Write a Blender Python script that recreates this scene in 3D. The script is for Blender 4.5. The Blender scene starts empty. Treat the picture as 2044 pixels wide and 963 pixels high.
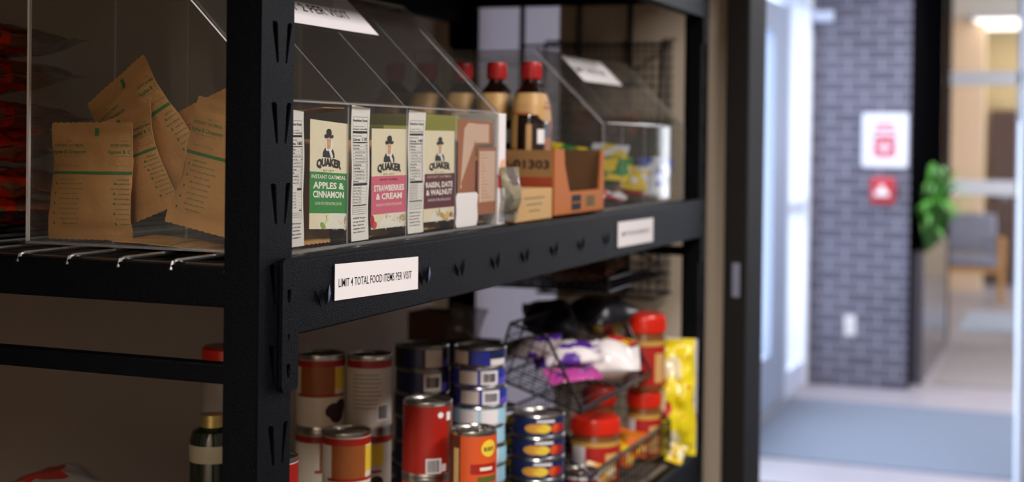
import bpy, math, random
from mathutils import Vector, Matrix, noise
from mathutils.geometry import tessellate_polygon

C = bpy.context.scene.collection
SC = bpy.context.scene
PI = math.pi

# ------------------------------------------------------------------ camera
CAM = Vector((0.767, 0.0, 1.57))
HEAD, PITCH, ROLL = math.radians(21.67), math.radians(-0.7), 0.0125
fwd = Vector((-math.sin(HEAD) * math.cos(PITCH), math.cos(HEAD) * math.cos(PITCH), math.sin(PITCH)))
r0 = Vector((math.cos(HEAD), math.sin(HEAD), 0)); u0 = r0.cross(fwd)
rgt = r0 * math.cos(ROLL) + u0 * math.sin(ROLL); upv = -r0 * math.sin(ROLL) + u0 * math.cos(ROLL)
cd = bpy.data.cameras.new('camera'); cam = bpy.data.objects.new('camera', cd); C.objects.link(cam)
M = Matrix((rgt, upv, -fwd)).transposed().to_4x4(); M.translation = CAM
cam.matrix_world = M
cd.lens = 50; cd.sensor_width = 36; cd.sensor_fit = 'HORIZONTAL'
cd.shift_y = -(481.5 - 311) / 2044
cd.clip_start = 0.02; cd.clip_end = 200
cd.dof.use_dof = True; cd.dof.focus_distance = 1.64; cd.dof.aperture_fstop = 3.3
SC.camera = cam

# ------------------------------------------------------------------ view, world, lights
SC.view_settings.view_transform = 'Standard'; SC.view_settings.look = 'None'
SC.view_settings.exposure = 0.0; SC.view_settings.gamma = 1.0; SC.view_settings.use_curve_mapping = False
SC.cycles.transparent_max_bounces = 40; SC.cycles.max_bounces = 10
SC.cycles.caustics_reflective = False; SC.cycles.caustics_refractive = False
SC.cycles.sample_clamp_indirect = 6.0

w = bpy.data.worlds.new('overcast_sky'); SC.world = w; w.use_nodes = True
bg = w.node_tree.nodes['Background']; bg.inputs[0].default_value = (0.78, 0.87, 1.0, 1); bg.inputs[1].default_value = 3.0

def area(name, loc, rot, sx, sy, power, col):
    l = bpy.data.lights.new(name, 'AREA'); l.shape = 'RECTANGLE'; l.size = sx; l.size_y = sy
    l.energy = power; l.color = col
    o = bpy.data.objects.new(name, l); C.objects.link(o); o.location = loc; o.rotation_euler = rot
    return o
# ceiling lamps over the aisle, the glazed entrance on the left of the hall, added fill lights for the hall and far room
area('aisle_ceiling_lamp', (0.85, -1.6, 2.88), (0, 0, 0), 0.6, 1.2, 240, (1.0, 0.95, 0.92))
area('aisle_ceiling_lamp', (1.50, 1.9, 2.88), (0, 0, 0), 0.5, 1.6, 74, (1.0, 0.95, 0.92))
area('entrance_daylight', (-1.02, 6.6, 1.35), (0, -PI / 2, 0), 2.1, 4.6, 170, (0.78, 0.86, 1.0))
area('hall_fill', (0.9, 9.0, 2.88), (0, 0, 0), 1.2, 1.2, 130, (0.93, 0.95, 1.0))  # added to brighten the white storefront bars, no lamp seen there
area('far_room_fill', (2.66, 14.6, 1.6), (0, PI / 2, 0), 2.0, 5.0, 115, (0.97, 0.97, 1.0))  # unseen source, added to brighten the far room

# ------------------------------------------------------------------ materials
MATS = {}
def srgb(c):
    if isinstance(c, str):
        c = c.lstrip('#'); c = [int(c[i:i + 2], 16) for i in (0, 2, 4)]
    out = []
    for v in c:
        v /= 255.0
        out.append(v / 12.92 if v <= 0.04045 else ((v + 0.055) / 1.055) ** 2.4)
    return out
def mat(name, col, rough=0.5, metal=0.0, spec=0.5, var=0.0, vscale=30, bump=0.0, bscale=200, emit=0, trans=0.0, coat=0.0):
    if name in MATS: return MATS[name]
    m = bpy.data.materials.new(name); m.use_nodes = True
    nt = m.node_tree; b = nt.nodes['Principled BSDF']; c = srgb(col)
    b.inputs['Base Color'].default_value = (*c, 1); b.inputs['Roughness'].default_value = rough
    b.inputs['Metallic'].default_value = metal; b.inputs['Specular IOR Level'].default_value = spec
    b.inputs['Coat Weight'].default_value = coat
    if emit:
        b.inputs['Emission Color'].default_value = (*c, 1); b.inputs['Emission Strength'].default_value = emit
    tc = nt.nodes.new('ShaderNodeTexCoord')
    if var:
        n = nt.nodes.new('ShaderNodeTexNoise'); n.inputs['Scale'].default_value = vscale; n.inputs['Detail'].default_value = 4
        nt.links.new(tc.outputs['Object'], n.inputs['Vector'])
        r = nt.nodes.new('ShaderNodeMapRange'); r.inputs[3].default_value = 1 - var; r.inputs[4].default_value = 1 + var
        nt.links.new(n.outputs[0], r.inputs[0])
        h = nt.nodes.new('ShaderNodeHueSaturation'); h.inputs['Color'].default_value = (*c, 1)
        nt.links.new(r.outputs[0], h.inputs['Value']); nt.links.new(h.outputs[0], b.inputs['Base Color'])
    if bump:
        n2 = nt.nodes.new('ShaderNodeTexNoise'); n2.inputs['Scale'].default_value = bscale; n2.inputs['Detail'].default_value = 3
        nt.links.new(tc.outputs['Object'], n2.inputs['Vector'])
        bp = nt.nodes.new('ShaderNodeBump'); bp.inputs['Strength'].default_value = bump; bp.inputs['Distance'].default_value = 0.002
        nt.links.new(n2.outputs[0], bp.inputs['Height']); nt.links.new(bp.outputs[0], b.inputs['Normal'])
    MATS[name] = m
    return m
def sheet(name, tint, dust_glow, refl=0.9, rough=0.03, base=0.03, dust_glow_col=(0.7, 0.68, 0.66)):
    """clear plastic or glass sheet: straight-through light, a Fresnel-like reflection and a little dust"""
    m = bpy.data.materials.new(name); m.use_nodes = True; nt = m.node_tree; nt.nodes.clear()
    out = nt.nodes.new('ShaderNodeOutputMaterial')
    t = nt.nodes.new('ShaderNodeBsdfTransparent'); t.inputs[0].default_value = (*tint, 1)
    g = nt.nodes.new('ShaderNodeBsdfGlossy'); g.inputs['Roughness'].default_value = rough
    d = nt.nodes.new('ShaderNodeBsdfDiffuse'); d.inputs[0].default_value = (*dust_glow_col, 1)
    lw = nt.nodes.new('ShaderNodeLayerWeight'); lw.inputs[0].default_value = 0.5
    p = nt.nodes.new('ShaderNodeMath'); p.operation = 'POWER'; p.inputs[1].default_value = 5
    ma = nt.nodes.new('ShaderNodeMath'); ma.operation = 'MULTIPLY_ADD'; ma.inputs[1].default_value = refl; ma.inputs[2].default_value = base
    nt.links.new(lw.outputs['Facing'], p.inputs[0]); nt.links.new(p.outputs[0], ma.inputs[0])
    m1 = nt.nodes.new('ShaderNodeMixShader'); m1.inputs[0].default_value = dust_glow
    nt.links.new(t.outputs[0], m1.inputs[1]); nt.links.new(d.outputs[0], m1.inputs[2])
    m2 = nt.nodes.new('ShaderNodeMixShader')
    nt.links.new(ma.outputs[0], m2.inputs[0]); nt.links.new(m1.outputs[0], m2.inputs[1]); nt.links.new(g.outputs[0], m2.inputs[2])
    nt.links.new(m2.outputs[0], out.inputs[0]); MATS[name] = m
    return m
ACRYL = sheet('clear_acrylic', (0.965, 0.965, 0.955), 0.012, refl=0.55)
ACEDGE = sheet('acrylic_edge_lit', (0.75, 0.75, 0.76), 0.9, refl=0.5, rough=0.15, base=0.2, dust_glow_col=(0.97, 0.95, 0.97))  # light piped to rear and end edges painted as near-white
ACEDGE2 = sheet('acrylic_edge_dim', (0.82, 0.82, 0.82), 0.22, refl=0.5, rough=0.15, base=0.06, dust_glow_col=(0.85, 0.83, 0.84))  # duller copy, for edges where less piped light is painted
GLASS = sheet('window_glass', (0.96, 0.98, 0.98), 0.01, refl=0.6)
FILM = sheet('clear_film', (0.8, 0.8, 0.8), 0.12, refl=0.6, rough=0.15, base=0.1)

def brick_mat(name, c1, c2, mortar):
    m = bpy.data.materials.new(name); m.use_nodes = True; nt = m.node_tree; b = nt.nodes['Principled BSDF']
    tc = nt.nodes.new('ShaderNodeTexCoord'); sp = nt.nodes.new('ShaderNodeSeparateXYZ'); cb = nt.nodes.new('ShaderNodeCombineXYZ')
    ad = nt.nodes.new('ShaderNodeMath')
    nt.links.new(tc.outputs['Object'], sp.inputs[0]); nt.links.new(sp.outputs[0], ad.inputs[0]); nt.links.new(sp.outputs[1], ad.inputs[1])
    nt.links.new(ad.outputs[0], cb.inputs[0]); nt.links.new(sp.outputs[2], cb.inputs[1])
    br = nt.nodes.new('ShaderNodeTexBrick'); nt.links.new(cb.outputs[0], br.inputs['Vector'])
    br.inputs['Color1'].default_value = (*srgb(c1), 1); br.inputs['Color2'].default_value = (*srgb(c2), 1); br.inputs['Mortar'].default_value = (*srgb(mortar), 1)
    br.inputs['Scale'].default_value = 1; br.inputs['Mortar Size'].default_value = 0.007; br.inputs['Brick Width'].default_value = 0.209
    br.inputs['Row Height'].default_value = 0.0677
    nt.links.new(br.outputs[0], b.inputs['Base Color']); b.inputs['Roughness'].default_value = 0.55
    bp = nt.nodes.new('ShaderNodeBump'); bp.invert = True; bp.inputs['Strength'].default_value = 0.5; bp.inputs['Distance'].default_value = 0.005
    nt.links.new(br.outputs[1], bp.inputs['Height']); nt.links.new(bp.outputs[0], b.inputs['Normal'])
    MATS[name] = m
    return m

STEEL = mat('black_hammered_steel', '#06070b', 0.36, 0.0, 0.06, var=0.15, vscale=60, bump=0.6, bscale=700)
STEELWORN = mat('worn_steel_rub', '#6a7290', 0.35, 0.3, 0.6)
WIRE = mat('black_coated_wire', '#2c2c34', 0.3, 0.6, 0.6)
GALV = mat('zinc_wire', '#9a9a98', 0.3, 0.9, 0.5)
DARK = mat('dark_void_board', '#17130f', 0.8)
PAPER = mat('white_paper', '#efe8e8', 0.65)
INK = mat('black_ink', '#15131a', 0.6)
KRAFT = mat('kraft_paper', '#b98a52', 0.62, var=0.12, vscale=35, bump=0.35, bscale=160)
GREENINK = mat('green_ink', '#2f6f35', 0.6)
CREAM = mat('cream_card', '#efe3c4', 0.55, var=0.05, vscale=60)

# ------------------------------------------------------------------ mesh helpers
class MB:
    def __init__(s): s.v = []; s.f = []; s.m = []; s.mats = []
    def mi(s, m):
        if m not in s.mats: s.mats.append(m)
        return s.mats.index(m)
    def add(s, vs, fs, m):
        o = len(s.v); k = s.mi(m); s.v += [tuple(p) for p in vs]
        for f in fs: s.f.append([i + o for i in f]); s.m.append(k)
    def box(s, a, b, m, mx=None, sides=None):
        x0, y0, z0 = a; x1, y1, z1 = b
        vs = [Vector(p) for p in [(x0, y0, z0), (x1, y0, z0), (x1, y1, z0), (x0, y1, z0), (x0, y0, z1), (x1, y0, z1), (x1, y1, z1), (x0, y1, z1)]]
        if mx: vs = [mx @ p for p in vs]
        fs = [(0, 3, 2, 1), (4, 5, 6, 7), (0, 1, 5, 4), (2, 3, 7, 6), (1, 2, 6, 5), (0, 4, 7, 3)]   # -z +z -y +y +x -x
        if not sides: s.add(vs, fs, m)
        else:
            o = len(s.v); s.v += [tuple(p) for p in vs]
            for f, mm in zip(fs, sides): s.f.append([i + o for i in f]); s.m.append(s.mi(mm))
    def tube(s, pts, r, m, n=8, closed=False, cap=True):
        pts = [Vector(p) for p in pts]; L = len(pts); rings = []
        prev = None
        for i, p in enumerate(pts):
            if closed: t = pts[(i + 1) % L] - pts[i - 1]
            else: t = pts[min(i + 1, L - 1)] - pts[max(i - 1, 0)]
            t.normalize()
            if prev is None: a = t.orthogonal().normalized()
            else:
                a = prev - t * prev.dot(t)
                a = a.normalized() if a.length > 1e-6 else t.orthogonal().normalized()
            prev = a; b = t.cross(a)
            rr = r[i] if isinstance(r, (list, tuple)) else r
            rings.append([p + (a * math.cos(2 * PI * k / n) + b * math.sin(2 * PI * k / n)) * rr for k in range(n)])
        vs = [q for g in rings for q in g]; fs = []
        for i in range(L if closed else L - 1):
            for k in range(n):
                i2 = (i + 1) % L
                fs.append((i * n + k, i * n + (k + 1) % n, i2 * n + (k + 1) % n, i2 * n + k))
        if not closed and cap: fs.append(tuple(range(n - 1, -1, -1))); fs.append(tuple((L - 1) * n + k for k in range(n)))
        s.add(vs, fs, m)
    def lathe(s, prof, m, n=40, mx=None, sq=None):
        """prof: list of (r, z[, material]); sq=(ax, ay, e) turns circles into superellipses"""
        vs = []
        for p in prof:
            for k in range(n):
                a = 2 * PI * k / n; c, d = math.cos(a), math.sin(a)
                if sq:
                    ax, ay, e = sq
                    c = math.copysign(abs(c) ** (2 / e), c) * ax; d = math.copysign(abs(d) ** (2 / e), d) * ay
                q = Vector((p[0] * c, p[0] * d, p[1])); vs.append(mx @ q if mx else q)
        o = len(s.v); s.v += [tuple(q) for q in vs]
        for i in range(len(prof) - 1):
            mm = prof[i][2] if len(prof[i]) > 2 and prof[i][2] else m
            for k in range(n):
                s.f.append([o + i * n + k, o + i * n + (k + 1) % n, o + (i + 1) * n + (k + 1) % n, o + (i + 1) * n + k]); s.m.append(s.mi(mm))
        s.f.append([o + k for k in range(n - 1, -1, -1)]); s.m.append(s.mi(m))
        s.f.append([o + (len(prof) - 1) * n + k for k in range(n)]); s.m.append(s.mi(m))
    def prism(s, poly, depth, m, mx, side=None):
        """poly in the local xy plane, pushed along local z by depth"""
        n = len(poly)
        vs = [mx @ Vector((p[0], p[1], 0)) for p in poly] + [mx @ Vector((p[0], p[1], depth)) for p in poly]
        s.add(vs, [tuple(range(n - 1, -1, -1)), tuple(range(n, 2 * n))], m)
        for i in range(n): s.add([vs[i], vs[(i + 1) % n], vs[n + (i + 1) % n], vs[n + i]], [(0, 1, 2, 3)], side[i] if isinstance(side, list) else side or m)
    def build(s, name, parent=None, smooth=True, bevel=0, angle=40, loc=None, seg=2):
        me = bpy.data.meshes.new(name); me.from_pydata(s.v, [], s.f)
        for m in s.mats: me.materials.append(m)
        me.polygons.foreach_set('material_index', s.m)
        if smooth:
            me.polygons.foreach_set('use_smooth', [True] * len(me.polygons)); me.set_sharp_from_angle(angle=math.radians(angle))
        me.update()
        o = bpy.data.objects.new(name, me); C.objects.link(o)
        if parent: o.parent = parent
        if loc: o.location = loc
        if bevel:
            bv = o.modifiers.new('bevel', 'BEVEL'); bv.width = bevel; bv.segments = seg; bv.limit_method = 'ANGLE'; bv.harden_normals = False
        return o

def tag(o, label, cat, group=None, kind=None):
    o['label'] = label; o['category'] = cat
    if group: o['group'] = group
    if kind: o['kind'] = kind
    return o
def thing(name, label, cat, loc=(0, 0, 0), rz=0, group=None):
    o = bpy.data.objects.new(name, None); C.objects.link(o); o.location = loc; o.rotation_euler = (0, 0, rz); o.empty_display_size = 0.05
    return tag(o, label, cat, group)
def struct(o):
    o['kind'] = 'structure'; return o
def dup(o, loc=None, rz=None, label=None):
    r = o.copy(); C.objects.link(r)
    if loc: r.location = loc
    if rz is not None: r.rotation_euler = (0, 0, rz)
    if label: r['label'] = label
    for ch in list(o.children):
        c = ch.copy(); C.objects.link(c); c.parent = r
        for g in list(ch.children):
            d = g.copy(); C.objects.link(d); d.parent = c
    return r

_tc = {}
def text_geo(s, bold):
    k = (s, bold)
    if k not in _tc:
        cu = bpy.data.curves.new('t', 'FONT'); cu.body = s; cu.size = 1; cu.resolution_u = 2; cu.offset = bold; cu.fill_mode = 'FRONT'
        ob = bpy.data.objects.new('t', cu); me = bpy.data.meshes.new_from_object(ob)
        vs = [(v.co.x, v.co.y) for v in me.vertices]; fs = [tuple(p.vertices) for p in me.polygons]
        bpy.data.objects.remove(ob); bpy.data.curves.remove(cu); bpy.data.meshes.remove(me)
        x0 = min((p[0] for p in vs), default=0); x1 = max((p[0] for p in vs), default=1)
        _tc[k] = (vs, fs, x0, x1)
    return _tc[k]
def holed(outline, holes, thick, name='t'):
    """flat plate in local xy with holes, pushed along +z: verts and faces"""
    cu = bpy.data.curves.new('t', 'CURVE'); cu.dimensions = '2D'; cu.fill_mode = 'BOTH'; cu.extrude = thick / 2
    for pl in [outline] + holes:
        sp = cu.splines.new('POLY'); sp.points.add(len(pl) - 1); sp.use_cyclic_u = True
        for p, q in zip(sp.points, pl): p.co = (q[0], q[1], 0, 1)
    ob = bpy.data.objects.new('t', cu); me = bpy.data.meshes.new_from_object(ob)
    vs = [(v.co.x, v.co.y, v.co.z + thick / 2) for v in me.vertices]; fs = [tuple(p.vertices) for p in me.polygons]
    bpy.data.objects.remove(ob); bpy.data.curves.remove(cu); bpy.data.meshes.remove(me)
    return vs, fs

class Canvas:
    """draws flat print through a mapping f(u, v, h) -> point"""
    def __init__(s, mb, f, step=0.0001): s.mb = mb; s.f = f; s.st = step
    def rect(s, u0, v0, u1, v1, m, h=1, nu=1, nv=1):
        vs = [s.f(u0 + (u1 - u0) * i / nu, v0 + (v1 - v0) * j / nv, h * s.st) for j in range(nv + 1) for i in range(nu + 1)]
        fs = [(j * (nu + 1) + i, j * (nu + 1) + i + 1, (j + 1) * (nu + 1) + i + 1, (j + 1) * (nu + 1) + i) for j in range(nv) for i in range(nu)]
        s.mb.add(vs, fs, m)
    def poly(s, pts, m, h=1):
        tr = tessellate_polygon([[Vector((p[0], p[1], 0)) for p in pts]])
        s.mb.add([s.f(p[0], p[1], h * s.st) for p in pts], [tuple(t) for t in tr], m)
    def ell(s, cu, cv, ru, rv, m, h=1, n=20, rot=0):
        c, d = math.cos(rot), math.sin(rot)
        rs = (.34, .68, 1.0); vs = [s.f(cu, cv, h * s.st)]; fs = [(0, 1 + k, 1 + (k + 1) % n) for k in range(n)]
        for q in rs:
            for k in range(n):
                x, y = q * ru * math.cos(2 * PI * k / n), q * rv * math.sin(2 * PI * k / n)
                vs.append(s.f(cu + x * c - y * d, cv + x * d + y * c, h * s.st))
        for i in range(2): fs += [(1 + i * n + k, 1 + (i + 1) * n + k, 1 + (i + 1) * n + (k + 1) % n, 1 + i * n + (k + 1) % n) for k in range(n)]
        s.mb.add(vs, fs, m)
    def text(s, t, u, v, size, m, h=2, width=None, bold=0.0, align='c', arch=0.0, rot=0.0):
        vs, fs, x0, x1 = text_geo(t, bold); W = x1 - x0
        k = (width / W) if width else size
        ox = {'c': -(x0 + x1) / 2, 'l': -x0, 'r': -x1}[align]; c, d = math.cos(rot), math.sin(rot); out = []
        for x, y in vs:
            a = (x + ox) * k; b = y * size
            if arch: b *= 1 + 0.0; b += arch * (1 - (2 * (x - (x0 + x1) / 2) / W) ** 2)
            out.append(s.f(u + a * c - b * d, v + a * d + b * c, h * s.st))
        s.mb.add(out, fs, m)
    def barcode(s, u0, v0, u1, v1, m, h=2, seed=1):
        r = random.Random(seed); u = u0
        while u < u1:
            wd = (u1 - u0) * r.choice([0.015, 0.025, 0.045]); s.rect(u, v0, min(u + wd, u1), v1, m, h); u += wd + (u1 - u0) * r.choice([0.015, 0.03])

# ------------------------------------------------------------------ the setting
TAN = mat('tan_wall_paint', '#c6b5a0', 0.75, var=0.04, vscale=6)
DKFRAME = mat('dark_bronze_frame', '#120d0b', 0.6, spec=.25)
ALU = mat('pale_aluminium', '#c9d0e4', 0.4, 0.0, 0.5)
WHITEFR = mat('white_frame', '#f0f1f8', 0.4)
ALUGREY = mat('grey_door_paint', '#8e97ac', 0.45)
TILE = mat('pale_floor_tile', '#938c94', 0.4, var=0.08, vscale=5)
MATC = mat('blue_grey_mat', '#656c7c', 0.9, var=0.1, vscale=40)
BRICK = brick_mat('dark_glazed_brick', '#4a4754', '#5c5866', '#918d9e')
BEIGE = mat('beige_paint', '#e0c2a4', 0.7)
CEIL = mat('ceiling_white', '#b9b4ae', 0.8)

def slab(name, a, b, m, bevel=0, parent=None):
    k = MB(); k.box(a, b, m); o = k.build(name, parent, smooth=False, bevel=bevel)
    if not parent: struct(o)
    return o
slab('floor', (-1.3, 6.5, -0.1), (3.2, 19, 0), TILE)
slab('floor_aisle', (-1.3, -3, -0.1), (3.2, 6.5, 0), mat('dark_carpet', '#4a4544', 0.95, var=.1, vscale=60))
slab('ceiling', (-1.3, -3, 2.9), (3.2, 19, 3.0), CEIL)
slab('wall_left', (-0.86, -3, 0), (-0.76, 3.45, 2.9), TAN)
slab('wall_back', (-0.86, -3, 0), (2.8, -2.9, 2.9), TAN)
slab('alcove_light_block', (-0.76, 0.88, 0), (-0.42, 0.98, 2.18), TAN)  # unseen stub wall, added to keep lamp light off the back wall
# end wall of the alcove with an opening to the bright hall, filled with a frosted pane
k = MB()
k.box((-0.76, 3.32, 0), (-0.70, 3.45, 2.9), TAN); k.box((-0.43, 3.32, 0), (0.0, 3.45, 2.9), TAN)
k.box((-0.70, 3.32, 0), (-0.43, 3.45, 0.85), TAN); k.box((-0.70, 3.32, 2.1), (-0.43, 3.45, 2.9), TAN)
struct(k.build('wall_end', smooth=False))
m = bpy.data.materials.new('frosted_pane'); m.use_nodes = True; nt = m.node_tree; nt.nodes.clear(); MATS['frosted_pane'] = m
o_ = nt.nodes.new('ShaderNodeOutputMaterial'); t_ = nt.nodes.new('ShaderNodeBsdfTranslucent'); d_ = nt.nodes.new('ShaderNodeBsdfDiffuse')
t_.inputs[0].default_value = (0.66, 0.60, 0.62, 1); d_.inputs[0].default_value = (0.7, 0.7, 0.74, 1); x_ = nt.nodes.new('ShaderNodeMixShader'); x_.inputs[0].default_value = 0.3
nt.links.new(t_.outputs[0], x_.inputs[1]); nt.links.new(d_.outputs[0], x_.inputs[2]); nt.links.new(x_.outputs[0], o_.inputs[0])
slab('window_1', (-0.70, 3.40, 0.85), (-0.43, 3.405, 2.1), m)
slab('trim_1', (0.0, 3.28, 0), (0.055, 3.47, 2.9), DKFRAME, 0.004)
k = MB(); k.box((.022, 3.276, 1.205), (.040, 3.280, 1.285), mat('zinc_plate', '#9aa0b4', .35, .6)); k.build('strike_plate', bpy.data.objects['trim_1'], smooth=False, bevel=.001)
# unseen bulkhead, added over the shelving alcove to shade its top
slab('shade_bulkhead', (-0.76, -3, 2.18), (0.38, 3.30, 2.9), mat('bulkhead_paint', '#8b7a68', 0.8))
# right-hand wall with an unseen opening added for the far room light
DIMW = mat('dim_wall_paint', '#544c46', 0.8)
k = MB()
k.box((2.55, -3, 0), (2.65, 12.1, 2.9), DIMW); k.box((2.55, 17.1, 0), (2.65, 19, 2.9), DIMW)
k.box((2.55, 12.1, 0), (2.65, 17.1, 0.6), DIMW); k.box((2.55, 12.1, 2.6), (2.65, 17.1, 2.9), DIMW)
struct(k.build('wall_right', smooth=False))
# pier of dark glazed brick, the shade on its side painted near black
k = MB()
k.box((-0.86, 9.28, 0), (-0.215, 11.7, 2.9), BRICK, sides=[BRICK, BRICK, BRICK, BRICK, mat('pier_side_shade', '#070709', 0.9, spec=0), BRICK])
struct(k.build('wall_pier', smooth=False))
# glazed entrance on the left of the hall
def frame_bar(k, y0, y1, z0, z1, m=ALU, x0=-0.93, x1=-0.86): k.box((x0, y0, z0), (x1, y1, z1), m)
d1 = MB()
frame_bar(d1, 8.18, 8.60, 0.02, 2.38, ALUGREY); frame_bar(d1, 7.05, 8.18, 0.02, 0.34, ALUGREY); frame_bar(d1, 7.05, 8.18, 2.2, 2.38, ALUGREY); frame_bar(d1, 6.9, 7.05, 0.02, 2.38, ALUGREY)
door1 = struct(d1.build('door_1', smooth=False, bevel=0.004))
g = MB(); g.box((-0.90, 7.05, 0.34), (-0.894, 8.18, 2.2), GLASS); g.build('glass_pane', door1, smooth=False)
w2 = MB()
frame_bar(w2, 8.62, 8.70, 0, 2.9); frame_bar(w2, 8.70, 9.16, 0, 0.16); frame_bar(w2, 8.70, 9.16, 1.12, 1.20); frame_bar(w2, 8.70, 9.16, 2.45, 2.9); frame_bar(w2, 9.16, 9.28, 0, 2.9, WHITEFR, -0.98, -0.835)
frame_bar(w2, 3.45, 8.62, 2.42, 2.9); frame_bar(w2, 3.45, 6.86, 0, 0.12); frame_bar(w2, 6.80, 6.88, 0.12, 2.42); frame_bar(w2, 5.1, 5.2, 0.12, 2.42); frame_bar(w2, 3.45, 3.55, 0.12, 2.42)
win2 = struct(w2.build('window_2', smooth=False, bevel=0.004))
for y0, y1, z0, z1 in ((8.70, 9.16, 0.16, 1.12), (8.70, 9.16, 1.20, 2.45), (5.2, 6.8, 0.12, 2.42), (3.55, 5.1, 0.12, 2.42)):
    g = MB(); g.box((-0.90, y0, z0), (-0.894, y1, z1), GLASS); g.build('glass_pane', win2, smooth=False)
slab('ground_outside', (-40, -10, -0.2), (-1.3, 60, -0.12), mat('wet_asphalt', '#b8bccb', 0.7, var=0.1, vscale=0.4))
# storefront beyond the pier, far room walls
st = MB()
for z0, z1 in ((2.035, 2.14), (1.17, 1.285)): st.box((-0.215, 11.72, z0), (0.42, 11.80, z1), WHITEFR)
st.box((0.33, 11.72, 0), (0.44, 11.80, 2.9), ALU); st.box((-0.215, 11.72, 0), (-0.165, 11.80, 2.9), DKFRAME)
win3 = struct(st.build('window_3', smooth=False, bevel=0.004))
for z0, z1 in ((0.0, 1.17), (1.285, 2.035), (2.14, 2.9)):
    g = MB(); g.box((-0.165, 11.757, z0), (0.33, 11.763, z1), GLASS); g.build('glass_pane', win3, smooth=False)
slab('wall_far', (-1.3, 17.2, 0), (2.8, 17.3, 2.9), mat('pale_yellow_paint', '#c9b183', 0.7))
slab('wall_beige', (-1.2, 15.9, 0), (-0.16, 16.1, 2.9), BEIGE)
slab('wall_far_left', (-1.3, 11.7, 0), (-1.2, 17.2, 2.9), BEIGE)
# pale metal door leaf standing open at the right of the hall, with a tall pull bar
k = MB(); k.box((0.560, 5.98, 0.01), (0.605, 6.9, 2.2), ALU)
dr = struct(k.build('door_2', smooth=False, bevel=0.004))
k = MB(); k.tube([(0.575, 5.93, 0.12), (0.57, 5.93, 1.66)], 0.019, ALU, 14)
for z in (0.25, 1.5): k.tube([(0.575, 5.93, z), (0.575, 5.985, z)], 0.012, ALU, 10)
k.build('pull_bar', dr)

def floor_mat(name, label, x0, x1, y0, y1, m, cat='mat'):
    k = MB(); k.box((x0, y0, 0.0), (x1, y1, 0.008), m); return tag(k.build(name, smooth=False, bevel=0.003), label, cat)
floor_mat('entrance_mat', 'wide blue-grey entrance mat on the tiles before the brick pier', -0.845, 2.3, 7.02, 8.72, MATC)
floor_mat('hall_mat', 'brown-grey floor mat beside the side of the brick pier', -0.09, 2.2, 9.62, 11.55, mat('brown_grey_mat', '#8b8280', 0.9, var=0.1, vscale=30))
floor_mat('far_mat', 'pale blue mat on the floor of the far room before the chair', -0.15, 2.2, 12.5, 13.9, mat('pale_blue_mat', '#9aa2b4', 0.9))

# ------------------------------------------------------------------ steel rack
def wbuild(k, name, parent, **kw):
    """build from world coordinates under an unrotated parent"""
    o = k.build(name, parent, **kw); o.location = -Vector(parent.location); return o
rack = thing('storage_rack', 'tall black hammered-steel storage rack holding the food bins and cans', 'rack', (-0.3, 2.17, 0))
MYZ = Matrix(((0, 0, 1, 0), (1, 0, 0, 0), (0, 1, 0, 0), (0, 0, 0, 1)))      # local x->Y, y->Z, z->X
MXZ = Matrix(((1, 0, 0, 0), (0, 0, -1, 0), (0, 1, 0, 0), (0, 0, 0, 1)))     # local x->X, y->Z, z->-Y
PITCHZ = 0.0835
def slots(y0, mirror=False):
    out = []
    for i in range(-19, 4):
        t = 1.688 + i * PITCHZ; b = t - 0.043
        if b < 0.05: continue
        for pl in ([(0.020, t - .002), (0.0225, t), (0.0295, t - .001), (0.031, t - .004), (0.0335, b + .001), (0.0325, b), (0.0295, b)],
                   [(0.050, t - .004), (0.0515, t - .001), (0.0575, t), (0.0595, t - .002), (0.0500, b), (0.0475, b), (0.0470, b + .001)]):
            out.append([(y0 + p[0], p[1]) for p in pl])
    return out
def post(y0, far, rear):
    k = MB(); vs, fs = holed([(y0, 0), (y0 + .064, 0), (y0 + .064, 2.02), (y0, 2.02)], slots(y0), 0.002)
    X = -0.60 if rear else -0.002
    k.add([MYZ @ Vector((v[0], v[1], v[2])) + Vector((X, 0, 0)) for v in vs], fs, STEEL)
    yl = y0 + .062 if far else y0
    if rear: k.box((-0.60, yl, 0), (-0.556, yl + .002, 2.02), STEEL)
    else: k.box((-0.054 if far else -0.042, yl, 0), (-0.001, yl + .002, 2.02), STEEL)
    k.box((-0.60 if rear else -0.045, y0, 0), (-0.555 if rear else 0.0, y0 + .064, 0.004), STEEL)
    yi = y0 if far else y0 + .062
    k.box((-0.60 if rear else -0.030, yi, 0), (-0.57 if rear else -.0015, yi + .002, 2.02), STEEL)
    return wbuild(k, 'post', rack, smooth=False, bevel=0.0007)
for far in (0, 1):
    for rear in (0, 1): post(3.045 if far else 1.242, far, rear)
def leaf(k, y, z, ang, L, W, m, X=0.0045):
    pts = []; n = 14
    for i in range(n + 1):
        t = -1 + 2 * i / n; pts.append((t * L, W * (1 - t * t)))
    outl = pts + [(p[0], -p[1]) for p in pts[-2:0:-1]]
    c, s = math.cos(ang), math.sin(ang); vs = [(X, y + a * c - b * s, z + a * s + b * c) for a, b in outl] + [(X + .0022, y, z)]
    nn = len(outl); k.add(vs, [(i, (i + 1) % nn, nn) for i in range(nn)], m)
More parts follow.
